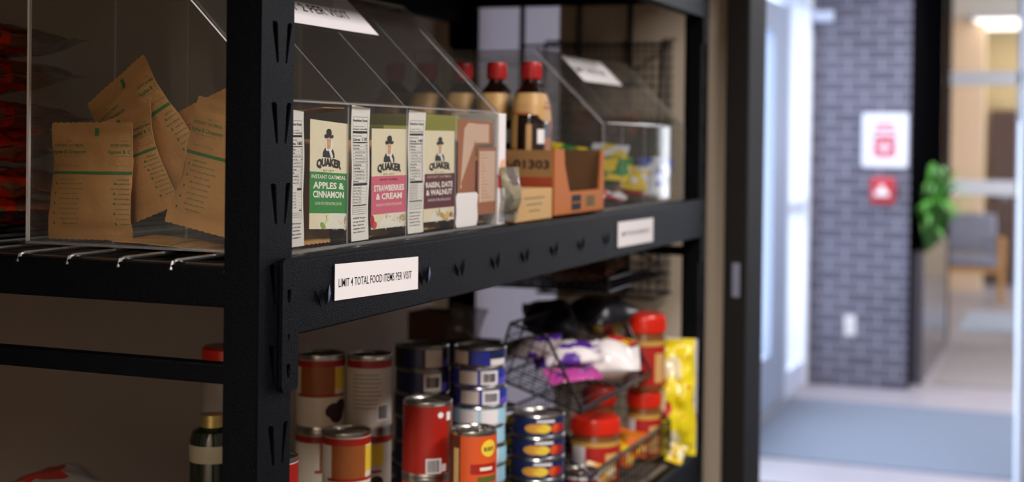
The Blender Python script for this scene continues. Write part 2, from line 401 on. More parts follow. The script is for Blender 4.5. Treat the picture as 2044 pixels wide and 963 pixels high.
def beam_front(zt, rear=False):
    k = MB(); sx = -1 if rear else 1; ox = -0.60 if rear else 0.0
    def bx(x0, x1, y0, y1, z0, z1):
        a, b = sorted((ox + sx * x0, ox + sx * x1)); k.box((a, y0, z0), (b, y1, z1), STEEL)
    bx(-.024, .0045, 1.304, 3.05, zt - .083, zt - .004)
    bx(-.010, .0035, 1.300, 3.052, zt - .008, zt)
    o = wbuild(k, 'beam', rack, bevel=0.0025, seg=3)
    for ya, yb in ((1.280, 1.313), (3.043, 3.082)):
        zb = zt - .140; q = MB(); r = .006
        outl = [(ya + r, zt), (yb, zt), (yb, zb + r), (yb - .0018, zb + .0018), (yb - r, zb), (ya + r, zb), (ya + .0018, zb + .0018), (ya, zb + r), (ya, zt - r), (ya + .0018, zt - .0018)]
        yc = ya + .013
        def key(z, s): return [(yc - .0035 * s, z + .007 * s), (yc + .0035 * s, z + .007 * s), (yc + .004 * s, z + .001 * s), (yc + .002 * s, z - .007 * s), (yc - .002 * s, z - .007 * s), (yc - .004 * s, z + .001 * s)]
        vs, fs = holed(outl, [key(zt - .040, 1), key(zt - .083, .5), key(zt - .118, 1)], .004)
        q.add([(ox + sx * (v[2] + .001), v[0], v[1]) for v in vs], fs, STEEL)
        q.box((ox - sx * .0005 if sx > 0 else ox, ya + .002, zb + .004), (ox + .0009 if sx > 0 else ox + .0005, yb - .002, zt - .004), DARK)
        pl = q.build('end_plate', o, smooth=False, bevel=0.0008)
    return o
front = beam_front(1.442)
rr = random.Random(4)
for y in (1.366, 1.625, 1.737, 1.862, 1.978, 2.105, 2.235, 2.37):
    k = MB(); leaf(k, y - .011, 1.394, -1.02, .0125, .0028, STEEL); leaf(k, y + .010, 1.396, 1.30, .0125, .0026, STEEL); k.build('embossing', front, smooth=False)
for y in (1.3755, 1.635):
    k = MB(); leaf(k, y, 1.397, 1.48, .010, .0016, STEELWORN, X=.0066); k.build('rub_mark', front)
beam_front(1.442, True)
for zt in (0.888, 1.922): beam_front(zt); beam_front(zt, True)
for zt in (0.888, 1.437, 1.922):
    for y in (1.246, 3.083):
        k = MB(); k.box((-0.575, y, zt - .045), (-0.030, y + .022, zt - .003), STEEL); wbuild(k, 'side_beam', rack, bevel=0.002)
for z in (0.30, 1.313, 1.96):
    for y in (1.246, 3.085):
        k = MB(); k.box((-0.575, y, z), (-0.030, y + .018, z + .021), STEEL); wbuild(k, 'brace', rack, bevel=0.002)
def wire_deck(zt):
    k = MB(); x = -0.575
    while x < -0.03:
        k.tube([(x, 1.247, zt - .012), (x, 1.250, zt - .004), (x, 1.256, zt - .0028), (x, 3.085, zt - .0028), (x, 3.092, zt - .012)], .0026, GALV, 8); x += .0665
    y = 1.27
    while y < 3.1:
        k.tube([(-0.59, y, zt - .0075), (-0.03, y, zt - .0075)], .0024, GALV, 8); y += .138
    return wbuild(k, 'wire_deck', rack)
wire_deck(1.4398); wire_deck(0.8878)
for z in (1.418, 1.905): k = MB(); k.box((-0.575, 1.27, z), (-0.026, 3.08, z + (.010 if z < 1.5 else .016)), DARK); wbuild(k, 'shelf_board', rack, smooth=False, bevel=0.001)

# paper labels taped to the rack and the bins
def xplane(Xc, y0, z0, slope=0.0, wob=0.0, ph=0.0):
    def f(u, v, h): return (Xc + h + wob * math.sin(ph + u * 55 + v * 9), y0 + u, z0 + v + slope * u)
    return f
def sheet_on(cv, w, h, m, nu=6, nv=4, th=-3):
    cv.rect(0, 0, w, h, m, 0, nu, nv); cv.rect(w, 0, 0, h, m, th, nu, nv)
k = MB(); cv = Canvas(k, xplane(.0056, 1.390, 1.3875, -.033)); sheet_on(cv, .214, .0405, PAPER)
cv.text('LIMIT 4 TOTAL FOOD ITEMS PER VISIT', .102, .0145, .0135, INK, 2, width=.187, bold=.002)
tag(k.build('shelf_label'), 'white paper strip reading LIMIT 4 TOTAL FOOD ITEMS PER VISIT on the shelf beam', 'label')
k = MB(); cv = Canvas(k, xplane(.0056, 2.434, 1.3765, -.012)); sheet_on(cv, .228, .0455, PAPER)
cv.text('LIMIT 4 TOTAL FOOD ITEMS PER VISIT', .112, .019, .011, INK, 2, width=.18, bold=.004)
tag(k.build('shelf_label'), 'small white paper label on the far half of the shelf beam, below the crisps', 'label')

# ------------------------------------------------------------------ clear acrylic bins
def clear_bin(name, label, xf, xr, y0, y1, divs, zb, zf, xt, zt):
    t = thing(name, label, 'bin', ((xf + xr) / 2, (y0 + y1) / 2, zb))
    def wall_panel(nm, y, th=.004):
        k = MB(); mx = Matrix.Translation((0, y + th, 0)) @ MXZ
        k.prism([(xf - .003, zb + .003), (xf - .003, zf), (xt - .003, zt - .003), (xr + .003, zt - .003), (xr + .003, zb + .003)][::-1], th, ACRYL, mx, side=[ACEDGE, ACEDGE, ACEDGE if nm == 'side_panel' else ACEDGE2, ACEDGE2, ACEDGE2])
        return wbuild(k, nm, t, smooth=False)
    def flat(nm, a, b, edge):
        k = MB(); k.box(a, b, ACRYL, sides=[(ACEDGE if nm == 'back_panel' else ACEDGE2) if e in edge else ACRYL for e in ('-z', '+z', '-y', '+y', '+x', '-x')]); return wbuild(k, nm, t, smooth=False)
    flat('base_panel', (xr, y0, zb), (xf, y1, zb + .003), ('-y', '+y', '+x', '-x'))
    flat('front_panel', (xf - .003, y0, zb + .003), (xf, y1, zf), ('+z', '-y', '+y'))
    flat('back_panel', (xr, y0, zb + .003), (xr + .003, y1, zt), ('+z', '-y', '+y'))
    flat('top_panel', (xr, y0, zt - .003), (xt, y1, zt), ('+x', '-x', '-y', '+y'))
    wall_panel('side_panel', y0); wall_panel('side_panel', y1 - .005)
    for y in divs: wall_panel('divider', y)
    k = MB(); dx, dz = xt - xf, zt - zf; L = math.hypot(dx, dz)
    mx = Matrix(((0, dx / L, -dz / L * -1, xf), (1, 0, 0, y0), (0, dz / L, -dx / L, zf), (0, 0, 0, 1)))
    k.box((0, 0.004, -.0005), (y1 - y0, L, .0025), ACRYL, mx, sides=[ACRYL, ACRYL, ACEDGE2, ACEDGE2, ACEDGE2, ACEDGE2]); wbuild(k, 'lid', t, smooth=False)
    k = MB(); k.tube([(xf - .001, y0 + .02, zf + .002), (xf - .001, y1 - .02, zf + .002)], .0012, ACEDGE2, 8); wbuild(k, 'hinge', t)
    return t
XF, ZB = -0.030, 1.4405
clear_bin('acrylic_bin', 'clear divided acrylic bin with a sloping lid holding the oatmeal packets', XF, -0.370, 1.330, 1.953, (1.487, 1.645, 1.800), ZB, 1.606, -0.190, 1.768)
clear_bin('acrylic_bin', 'clear divided acrylic bin with a sloping lid holding colourful crisps bags', -0.034, -0.42, 2.470, 3.040, (2.59, 2.74, 2.89), ZB, 1.598, -0.170, 1.736)
def slope_label(name, label, y0, w, xf, zf, d0, hgt, txt, wtxt):
    s = math.sqrt(.5); k = MB()
    def f(u, v, h): 
        q = d0 + v; lift = .0036 + h + .004 * max(0, (u / w - .6)) ** 2
        return (xf - q * s + lift * s, y0 + u, zf + q * s + lift * s)
    cv = Canvas(k, f); sheet_on(cv, w, hgt, PAPER)
    cv.text(txt, w * .42, hgt * .36, .021, INK, 2, width=wtxt, bold=.012)
    return tag(k.build(name), label, 'label')
slope_label('lid_label', 'white paper label taped on the sloping lid of the oatmeal bin', 1.505, .245, XF, 1.606, .142, .075, 'LIMIT 2 PER VISIT', .20)
slope_label('lid_label', 'white paper label taped on the sloping lid of the crisps bin', 2.585, .245, -0.034, 1.598, .115, .07, 'LIMIT 2 PER VISIT', .20)

# ------------------------------------------------------------------ cards behind the bin front
SKIN = mat('print_skin', '#d9a983', 0.6); NAVY = mat('print_navy', '#1d2130', 0.6); WHITEINK = mat('white_ink', '#f6f2e8', 0.6); GREYINK = mat('grey_ink', '#8b8372', 0.6)
def portrait(cv, u, v, s):
    """small printed bust of a person in a wide black hat and dark coat"""
    P = lambda pts: [(u + a * s, v + b * s) for a, b in pts]
    cv.poly(P([(-.62, 0), (-.60, .22), (-.42, .42), (-.2, .52), (.2, .52), (.45, .40), (.60, .2), (.62, 0)]), NAVY, 2)
    cv.poly(P([(-.30, .36), (-.36, .75), (-.26, 1.0), (.26, 1.0), (.36, .75), (.33, .36), (.15, .3), (-.15, .3)]), WHITEINK, 3)
    cv.poly(P([(-.19, .42), (-.22, .8), (-.2, 1.02), (.2, 1.02), (.22, .8), (.17, .45), (0, .36)]), SKIN, 4)
    cv.poly(P([(-.02, .42), (.2, .36), (.42, .1), (.40, 0), (.22, 0), (.08, .2)]), WHITEINK, 5)
    for a in (-.09, .09): cv.ell(u + a * s, v + .80 * s, .03 * s, .018 * s, NAVY, 5, 8)
    cv.poly(P([(-.06, .56), (.06, .56), (.04, .53), (-.04, .53)]), mat('print_lip', '#a8604a', .6), 5)
    cv.poly(P([(-.45, 1.0), (-.42, 1.13), (-.25, 1.08), (-.24, 1.32), (-.1, 1.40), (.14, 1.40), (.25, 1.3), (.26, 1.08), (.42, 1.15), (.46, 1.02), (.3, .93), (0, .99), (-.28, .92)]), INK, 6)
def flavour_card(name, label, y0, z0, wd, ht, colname, colhex, lines, tops, fruit, seed, slope=0.0):
    k = MB(); cv = Canvas(k, xplane(-0.0345, y0, z0, slope, .0006, seed)); rnd = random.Random(seed)
    band = mat(colname, colhex, 0.55); sheet_on(cv, wd, ht, CREAM, 10, 6)
    cv.rect(0, ht * .145, wd, ht * .525, band, 1, 10, 2)
    portrait(cv, wd * .50, ht * .665, ht * .19)
    cv.text('QUAKER', wd * .5, ht * .565, ht * .10, INK, 7, width=wd * .66, bold=.04, arch=ht * .022)
    cv.text('EST 1877', wd * .5, ht * .535, ht * .022, GREYINK, 3, width=wd * .3)
    cv.text('INSTANT OATMEAL', wd * .5, ht * tops[0], ht * tops[1], tops[2], 3, width=wd * tops[3], bold=.015)
    for i, t in enumerate(lines):
        cv.text(t, wd * .5, ht * (.375 - .083 * i), ht * .082, WHITEINK, 3, width=wd * (min(.86, .105 * len(t)) if len(t) > 4 else .2), bold=.035)
    cv.text('FLAVOR WITH OTHER NATURAL FLAVORS', wd * .5, ht * .222, ht * .04, WHITEINK, 3, width=wd * .72)
    # bowl of oats with fruit
    pts = [(wd * .22, 0)] + [(wd * (.22 + .78 * i / 8), ht * (.145 * math.sin(PI / 2 * min(1, (i + 1) / 5)))) for i in range(9)] + [(wd, 0)]
    cv.poly(pts, mat('bowl_white', '#ece7db', .5), 2)
    for i in range(26):
        u = rnd.uniform(.42, .97); v = rnd.uniform(.01, .115)
        cv.ell(wd * u, ht * v, wd * rnd.uniform(.03, .055), ht * rnd.uniform(.012, .025), mat('oat_print' + str(i % 3), ['#d9c7a0', '#efe2c4', '#b9a57c'][i % 3], .6), 3 + i * .05, 9, rnd.uniform(0, 3))
    for i, c in enumerate(fruit):
        u, v, ru, rv, hx = c; cv.ell(wd * u, ht * v, wd * ru, ht * rv, mat('fruit' + hx, hx, .5), 5 + i * .2, 12, rnd.uniform(-.6, .6))
    return tag(k.build(name, smooth=False), label, 'card')
flavour_card('flavour_card', 'cream and green oatmeal card reading APPLES & CINNAMON behind the bin front', 1.401, 1.465, .089, .124, 'apple_green', '#2f8a3c', ['APPLES &', 'CINNAMON'], (.465, .05, WHITEINK, .92),
             [(.5, .06, .1, .035, '#cfe08a'), (.56, .085, .07, .03, '#e9f0c4'), (.35, .03, .08, .03, '#8fae3c'), (.8, .05, .09, .03, '#e8ddb8')], 1, -.05)
flavour_card('flavour_card', 'cream and pink oatmeal card reading STRAWBERRIES & CREAM behind the bin front', 1.552, 1.456, .097, .124, 'berry_pink', '#d9647e', ['STRAWBERRIES', '& CREAM'], (.478, .03, mat('dark_pink', '#7d2b3f', .6), .5),
             [(.03, .08, .06, .07, '#b3202c'), (.10, .04, .06, .035, '#d9404a'), (.62, .06, .06, .02, '#e7b3a8')], 2)
flavour_card('flavour_card', 'cream and maroon oatmeal card reading RAISIN, DATE & WALNUT behind the bin front', 1.703, 1.457, .098, .122, 'date_maroon', '#5e1529', ['RAISIN, DATE', '& WALNUT'], (.478, .04, mat('tan_ink', '#cbb39a', .6), .78),
             [(.6, .06, .07, .03, '#d99a4a'), (.75, .05, .08, .03, '#e8c070'), (.88, .06, .05, .03, '#b3663a')], 3)
def facts_card(label, y0, z0, wd, ht, cal, seed, X=-0.0345, flap=True):
    k = MB(); fx = xplane(X, y0, z0, 0, .0010, seed)
    def f(u, v, h):     # edges bow a little along the strip
        q = fx(u, v, h); return (q[0], q[1] + .0012 * math.sin(v * 70 + seed), q[2])
    cv = Canvas(k, f); sheet_on(cv, wd, ht, mat('facts_stock', '#efebe4', .6), 4, 16)
    if flap: cv.poly([(0, ht), (wd, ht), (wd * .9, ht * 1.0), (0, ht * 1.018)], CREAM, 0)
    a, b = wd * .10, wd * .90; cw = b - a
    def row(v, t, size, bold=.0, w_=1.0, al='l', u=None): cv.text(t, a + cw * .02 if u is None else u, ht * v, ht * size, INK, 2, width=cw * w_, bold=bold, align=al)
    top, bot = .93, .20
    for (u0, u1, v0, v1) in ((a, b, top, top + .002), (a, b, bot, bot + .002), (a, a + .0004, bot, top), (b - .0004, b, bot, top)): cv.rect(u0, ht * v0, u1, ht * v1, INK, 1, 1, 10)
    row(.895, 'Nutrition Facts', .026, .03, .95); row(.855, '1 servings per container', .012, 0, .8); row(.835, 'Serving size 1 packet (43g)', .014, .02, .95)
    cv.rect(a, ht * .808, b, ht * .824, INK, 1); row(.785, 'Amount per serving', .012, .02, .6); row(.752, 'Calories', .025, .03, .5)
    cv.text(cal, b - cw * .03, ht * .752, ht * .036, INK, 2, width=cw * .32, bold=.03, align='r')
    cv.rect(a, ht * .735, b, ht * .742, INK, 1)
    names = ['% Daily Value*', 'Total Fat 2g', '  Saturated Fat 0.5g', '  Trans Fat 0g', '  Polyunsaturated Fat 0.5g', '  Monounsaturated Fat 0.5g', 'Cholesterol 0mg', 'Sodium 200mg', 'Total Carbohydrate 33g', '  Dietary Fiber 3g', '  Total Sugars 12g', 'Protein 4g']
    for i, t in enumerate(names):
        v = .712 - i * .0245; row(v, t.strip(), .0155, .02 if not t.startswith(' ') else 0, min(.72, .036 * len(t)), u=a + cw * (.02 if not t.startswith(' ') else .12))
        cv.text(str((i * 7) % 13) + '%', b - cw * .02, ht * v, ht * .0155, INK, 2, width=cw * .1, align='r')
        cv.rect(a, ht * (v - .006), b, ht * (v - .0048), INK, 1)
    cv.rect(a, ht * .415, b, ht * .432, INK, 1)
    for i, t in enumerate(['Vitamin D 0mcg  0%', 'Calcium 100mg  8%', 'Iron 3mg  15%', 'Potassium 110mg  2%', 'Vitamin A  20%', 'Thiamin  20%']):
        v = .395 - i * .022; row(v, t, .0145, 0, .6); cv.rect(a, ht * (v - .005), b, ht * (v - .004), INK, 1)
    cv.rect(a, ht * .262, b, ht * .270, INK, 1)
    for i, t in enumerate(['*The % Daily Value tells you how much a', 'nutrient in a serving of food contributes', 'to a daily diet. 2,000 calories a day is']): row(.245 - i * .015, t, .0105, 0, .92)
    for i, t in enumerate(['INGREDIENTS: Whole grain', 'oats, sugar, salt, natural', 'flavor, dried fruit,', 'vegetables, calcium,', 'iron, vitamin A.']): row(.165 - i * .026, t, .018, .01, .9 - .05 * (i % 3))
    return tag(k.build('nutrition_card', smooth=False), label, 'card')
facts_card('white nutrition facts strip with Calories 160 beside the rack post', 1.348, 1.447, .042, .150, '160', 1)
facts_card('white nutrition facts strip with Calories 110 between the green and pink cards', 1.500, 1.4445, .0475, .160, '110', 2)
facts_card('white nutrition facts strip with Calories 140 between the pink and maroon cards', 1.656, 1.4445, .048, .158, '140', 3)
BROWNCARD = mat('brown_card', '#a8643e', 0.6); PINKCARD = mat('facts_tan', '#dcb8a0', 0.6)
k = MB(); cv = Canvas(k, xplane(-.0345, 1.812, 1.493, 0, .0006, 2))
cv.poly([(0, 0), (.064, 0), (.064, .066), (.126, .068), (.126, .100), (0, .103)], BROWNCARD, 0); cv.poly([(0, .103), (.126, .100), (.126, .068), (.064, .066), (.064, 0), (0, 0)], BROWNCARD, -3)
cv.rect(.008, .006, .060, .098, PINKCARD, 1); cv.rect(.060, .070, .112, .097, PINKCARD, 1)
for i in range(18): cv.rect(.010, .012 + i * .0048, .010 + .046 * (1 - .3 * ((i * 7) % 5) / 5), .0126 + i * .0048, BROWNCARD if i not in (12, 15) else INK, 2)
cv.text('Calories', .022, .066, .005, INK, 2, width=.018, bold=.02); cv.ell(.050, .0685, .004, .003, INK, 2)
tag(k.build('nutrition_card', smooth=False), 'brown card with tan facts panel, behind the far end of the oatmeal bin front', 'card')
k = MB(); cv = Canvas(k, xplane(-.0335, 1.881, 1.459, 0, .0005, 1)); sheet_on(cv, .072, .097, BROWNCARD)
cv.rect(.006, .018, .068, .092, PINKCARD, 1)
for i in range(14): cv.rect(.010, .024 + i * .0048, .010 + .052 * (1 - .25 * ((i * 5) % 4) / 4), .0246 + i * .0048, BROWNCARD, 2)
tag(k.build('ingredients_card', smooth=False), 'narrow brown card with a tan panel, lower and nearest the bin end', 'card')
k = MB(); cv = Canvas(k, xplane(-.0325, 1.803, 1.4445, 0, .0008, 3)); ORINK = mat('orange_ink', '#c4713a', .6)
cv.poly([(.004, 0), (.072, 0), (.077, .01), (.074, .03), (.077, .044), (.070, .048), (.006, .048), (.001, .043), (.003, .02), (0, .006)], PAPER, 1); cv.poly([(0, .006), (.003, .02), (.001, .043), (.006, .048), (.070, .048), (.077, .044), (.074, .03), (.077, .01), (.072, 0), (.004, 0)], PAPER, -2)
cv.text('Maple &', .046, .035, .0085, ORINK, 2, width=.034, bold=.03); cv.text('Brown Sugar', .041, .024, .0085, ORINK, 2, width=.056, bold=.03)
cv.rect(.022, .0155, .066, .0172, ORINK, 2); cv.rect(.030, .010, .060, .0115, ORINK, 2)
tag(k.build('flavour_tag', smooth=False), 'small white die-cut tag with orange print reading Maple & Brown Sugar', 'card')

# ------------------------------------------------------------------ pouches
def pouch(name, label, cat, w_, h_, T, m, mx, seed, draw=None, seal=.014, matfn=None, group=None, wr=.0017, nu=26, nv=36, zig=True, full=(3.2, .55)):
    k = MB(); P1, P2, P3 = seed * 1.7, seed * 2.3, seed * 0.9
    def prof(u, v):
        s = min(1, abs(2 * u / w_)); t = (v - seal) / (h_ - 2 * seal)
        if t <= 0 or t >= 1: return 0
        return (1 - s ** full[0]) * math.sin(PI * t) ** full[1]
    def wrk(u, v):
        n = noise.noise(Vector((u * 22 + P1, v * 22 + P2, P3))) * 1.2 + noise.noise(Vector((u * 60 + P2, v * 45 + P1, P3))) * .6
        e = .0004 * math.sin(2 * PI * v / .0024) if (v < seal or v > h_ - seal) else 0
        return n * wr + e
    def f(u, v, hh):
        du = .0015 * math.sin(v * 60 + P3) + .0012 * noise.noise(Vector((v * 50, P1, 0)))
        pin = 1 - .05 * prof(0, v)
        bend = .010 * noise.noise(Vector((u * 9 + P3, v * 9, P2))) * min(1, T * 60)
        return mx @ Vector((u * pin + du, v, T / 2 * prof(u, v) + wrk(u, v) + hh + bend))
    def fb(u, v):
        a = f(u, v, 0); d = mx.to_3x3() @ Vector((0, 0, -T * prof(u, v) - .0006)); return a + d
    us = [-w_ / 2 + w_ * i / nu for i in range(nu + 1)]; vs_ = [h_ * j / nv for j in range(nv + 1)]
    def ed(i, j, v): return v + (.0012 if (i % 2 and zig) else 0) * (1 if j == nv else (-1 if j == 0 else 0))
    F = [f(us[i], ed(i, j, vs_[j]), 0) for j in range(nv + 1) for i in range(nu + 1)]
    B = [fb(us[i], ed(i, j, vs_[j])) for j in range(nv + 1) for i in range(nu + 1)]
    o = len(k.v); k.v += [tuple(p) for p in F + B]; N = len(F)
    for j in range(nv):
        for i in range(nu):
            a = j * (nu + 1) + i; mm = matfn((i + .5) / nu, (j + .5) / nv) if matfn else m
            k.f.append([a, a + 1, a + nu + 2, a + nu + 1]); k.m.append(k.mi(mm))
            k.f.append([N + a + nu + 1, N + a + nu + 2, N + a + 1, N + a]); k.m.append(k.mi(mm))
    mm = matfn(.5, 0) if matfn else m
    for j in range(nv):
        for i, fl in ((0, 0), (nu, 1)):
            a = j * (nu + 1) + i; b = a + nu + 1; k.f.append([a, b, N + b, N + a] if not fl else [b, a, N + a, N + b]); k.m.append(k.mi(matfn((i) / nu, j / nv) if matfn else m))
    for i in range(nu):
        for j, fl in ((0, 1), (nv, 0)):
            a = j * (nu + 1) + i; k.f.append([a, a + 1, N + a + 1, N + a] if fl else [a + 1, a, N + a, N + a + 1]); k.m.append(k.mi(mm))
    if draw: draw(Canvas(k, f), w_, h_)
    ob = k.build(name, angle=60); ob.location = (0, 0, 0)
    return tag(ob, label, cat, group)
def place(loc, yaw=0, lean=0, spin=0, out='-y'):
    """frame with u to the right, v up, print facing -Y (then yaw about Z, lean back, spin in plane)"""
    base = Matrix(((1, 0, 0, 0), (0, 0, -1, 0), (0, 1, 0, 0), (0, 0, 0, 1)))
    return Matrix.Translation(loc) @ Matrix.Rotation(yaw, 4, 'Z') @ Matrix.Rotation(lean, 4, 'X') @ base @ Matrix.Rotation(spin, 4, 'Z')
def oat_print(cv, w_, h_):
    g = GREENINK
    for c in (-.26, .42):
        u = w_ * c; ww = w_ * .42
        def T(t, v, s, wd, b=0.0, du=0):
            lim = w_ * .49
            cv.text(t, min(u + du * w_, lim - wd * w_ * .5) if c > 0 else u + du * w_, h_ * v, h_ * s, g, 2, width=w_ * wd, bold=b)
        k_ = 1.0 if c < 0 else .55
        T('THE', .835, .020, .06, .01); T('INSTANT OATMEAL', .795, .032, .40 * k_, .02); T('Apples & Cinnamon' if c < 0 else 'Apples & C', .735, .046, .46 * k_, .02); T('naturally flavored', .71, .014, .3 * k_)
        T('NET WT 1.23 OZ (35g)', .625, .016, .3 * k_)
        T('DIRECTIONS:', .505, .018, .2 * k_, .02)
        for i in range(9):
            v = .47 - i * .043
            T(['Empty packet into bowl', 'Add 1/2 cup boiling water', 'and stir well', 'Microwave on high', '1 to 2 minutes', 'Let stand and stir', 'before eating', 'Keep dry and cool', 'Best before'][i], v, .021, [.24, .28, .16, .22, .19, .22, .17, .2, .14][i] * k_ * 1.25, .012, .06 * k_)
            if i % 2 == 0: cv.ell(u - w_ * .15 * k_, h_ * (v + .008), w_ * .013, h_ * .012, g, 2, 8)
    n = 14
    for j in range(n): cv.rect(-w_ * .5 + w_ * j / n, h_ * .555, -w_ * .5 + w_ * (j + 1) / n, h_ * .582, g, 2, 2, 1)
    cv.rect(w_ * .06, h_ * .885, w_ * .11, h_ * .965, g, 3, 1, 4)
PKG = 'kraft oatmeal packets in the first bin compartment'
def packet(label, loc, yaw=0, lean=0, spin=0, T=.020, seed=1, w_=.112, h_=.136, draw=oat_print):
    return pouch('oatmeal_packet', label, 'packet', w_, h_, T, KRAFT, place(loc, yaw, lean, spin), seed, draw, group=PKG)
packet('upright brown paper packet with green print, at the back corner of the bin', (-.304, 1.362, 1.446), .05, -.03, .01, .020, 3)
packet('brown paper packet leaning left, its green stripe rising to the right', (-.262, 1.397, 1.467), .04, -.05, .38, .016, 7, h_=.128)
packet('highest brown paper packet, its sealed top slanting up to a peak', (-.222, 1.425, 1.504), .0, -.04, .66, .016, 11, w_=.100, h_=.165)
packet('shaded brown paper packet leaning over nearest the rack post', (-.148, 1.372, 1.459), .06, -.08, -.20, .020, 5, h_=.148)
packet('brown paper packet half hidden behind the leaning packet by the post', (-.150, 1.445, 1.485), .0, -.06, .42, .016, 13, h_=.140)
pouch('oatmeal_packet', 'brown paper packet lying flat on the bin floor below the others', 'packet', .10, .13, .004, KRAFT, Matrix.Translation((-.25, 1.372, 1.449)) @ Matrix.Rotation(.06, 4, 'Y') @ Matrix.Rotation(-1.45, 4, 'Z'), 17, oat_print, group=PKG, wr=.0005, zig=False)
pouch('oatmeal_packet', 'brown packet corner poking up like an arrow above the green card', 'packet', .055, .125, .006, KRAFT, Matrix.Translation((-.150, 1.435, 1.586)) @ Matrix.Rotation(-.14, 4, 'Y') @ Matrix.Rotation(-1.52, 4, 'Z') , 19, None, group=PKG, wr=.0008)
mxA = Matrix(((0, 0, 1, 0), (1, 0, 0, 0), (0, 1, 0, 0), (0, 0, 0, 1)))    # print facing the aisle (+X)
for i, (y, lab) in enumerate(((1.415, 'brown packet standing behind the green card'), (1.570, 'brown packet standing behind the pink card'), (1.728, 'brown packet standing behind the maroon card'), (1.880, 'brown packet standing behind the brown cards'))):
    pouch('oatmeal_packet', lab, 'packet', .118, .120, .016, KRAFT, Matrix.Translation((-.0475, y, 1.446)) @ Matrix.Rotation(-.12, 4, 'Y') @ mxA, 23 + i, None, group='packets standing behind the cards')
OLIVE = mat('olive_carton', '#9a9a3c', .55)
k = MB(); k.box((-.200, 1.815, 1.4445), (-.085, 1.935, 1.602), mat('carton_tan', '#b89a6a', .6), sides=[OLIVE, OLIVE, OLIVE, OLIVE, OLIVE, OLIVE])
cv = Canvas(k, xplane(-.0849, 1.815, 1.4445)); cv.rect(.004, .01, .116, .135, mat('carton_tan', '#b89a6a', .6), 1); cv.rect(.004, .05, .116, .085, mat('carton_rust', '#9a4a2c', .6), 2)
tag(k.build('oatmeal_carton', smooth=False, bevel=.001), 'olive yellow carton standing in the last oatmeal compartment', 'carton')
k = MB(); k.box((-.170, 1.665, 1.4445), (-.075, 1.785, 1.585), OLIVE)
tag(k.build('oatmeal_carton', smooth=False, bevel=.001), 'olive carton standing behind the maroon oatmeal card', 'carton')

# bags of dry beans stacked behind the bin
BAGRED = mat('bag_red', '#c8300f', 0.22, var=.12, vscale=20, coat=.3); BEAN = mat('bean_brown', '#6e4630', 0.35, var=.35, vscale=120, bump=.8, bscale=140, coat=.5)
BLUEINK = mat('blue_ink', '#2a3a86', .6); REDINK = mat('red_ink', '#c2272a', .5)
def bean_mat(u, v):
    q = v + .16 * noise.noise(Vector((u * 4, v * 5, 2.0)))
    return BEAN if .30 < q < .48 or q > .80 else BAGRED
def bean_print(cv, w_, h_):
    cv.rect(-w_ * .46, h_ * .30, -w_ * .1, h_ * .42, PAPER, 3, 6, 4); cv.barcode(-w_ * .42, h_ * .31, -w_ * .2, h_ * .41, INK, 5)
    cv.rect(w_ * .08, h_ * .50, w_ * .48, h_ * .66, PAPER, 3, 8, 4); cv.rect(w_ * .40, h_ * .16, w_ * .49, h_ * .30, PAPER, 3, 4, 6); cv.text('BEANS', w_ * .30, h_ * .55, h_ * .06, BLUEINK, 6, width=w_ * .30, bold=.03)
BG = 'bags of dry beans stacked behind the oatmeal bin'
names = ['lowest', 'second from the bottom', 'third from the bottom', 'fourth from the bottom', 'third from the top', 'second from the top', 'topmost']
rr = random.Random(8)
for i in range(6):
    z = 1.446 + i * .0425
    mx = Matrix.Translation((-.665 + rr.uniform(-.012, .015), 1.485 + rr.uniform(-.01, .02), z + .020)) @ Matrix.Rotation(-PI / 2 + rr.uniform(-.12, .12), 4, 'Z') @ Matrix.Rotation(rr.uniform(-.06, .06), 4, 'X')
    nm = ['lowest', 'second from the bottom', 'third from the bottom', 'third from the top', 'second from the top', 'topmost'][i]
    pouch('bean_bag', nm + ' red plastic bag of beans in the stack behind the oatmeal bin', 'bag', .155, .215, .036, BAGRED, mx, 31 + i, bean_print, seal=.022, matfn=bean_mat, group=BG, wr=.007, nu=30, nv=40, full=(7, .28))

# ------------------------------------------------------------------ between the bins: boxes and syrup bottles
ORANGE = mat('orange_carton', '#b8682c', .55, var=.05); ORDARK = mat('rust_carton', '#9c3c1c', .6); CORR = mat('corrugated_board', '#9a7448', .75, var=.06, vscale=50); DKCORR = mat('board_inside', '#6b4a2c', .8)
t = thing('display_box', 'orange and kraft display box with a cut-out front, holding the syrup bottles', 'box', (-.215, 2.33, 1.4405))
x0, x1, y0, y1, z0, z1 = -.40, -.030, 2.197, 2.458, 1.4405, 1.551
k = MB(); k.box((x0, y0, z0), (x1, y1, z0 + .003), CORR); wbuild(k, 'base', t, smooth=False)
k = MB(); vs, fs = holed([(y0, z0), (y1, z0), (y1, z1), (y1 - .012, z1), (y1 - .022, z0 + .040), (y0 + .075, z0 + .040), (y0 + .050, z0 + .085), (y0 + .045, z1 + .002), (y0, z1 + .002)], [], .004)
k.add([(x1 - .004 + v[2], v[0], v[1]) for v in vs], fs, ORANGE)
cv = Canvas(k, xplane(x1 + .0002, y0, z0)); cv.rect(.085, .008, .135, .034, INK, 1); cv.rect(.088, .020, .132, .022, ORANGE, 2); cv.rect(.155, .010, .215, .032, CORR, 1)
for i in range(3): cv.rect(.163, .014 + i * .006, .207, .017 + i * .006, INK, 2)
wbuild(k, 'front', t, smooth=False)
k = MB(); k.box((x0, y0, z0), (x1 - .004, y0 + .004, z1), CORR)
cv = Canvas(k, lambda u, v, h: (x1 - .37 + u, y0 - .0002 - h, z0 + v)); cv.rect(0, 0, .366, .066, ORDARK, 1)
cv.text('2-01303', .318, .080, .020, INK, 2, width=.085, bold=.03); wbuild(k, 'side', t, smooth=False)
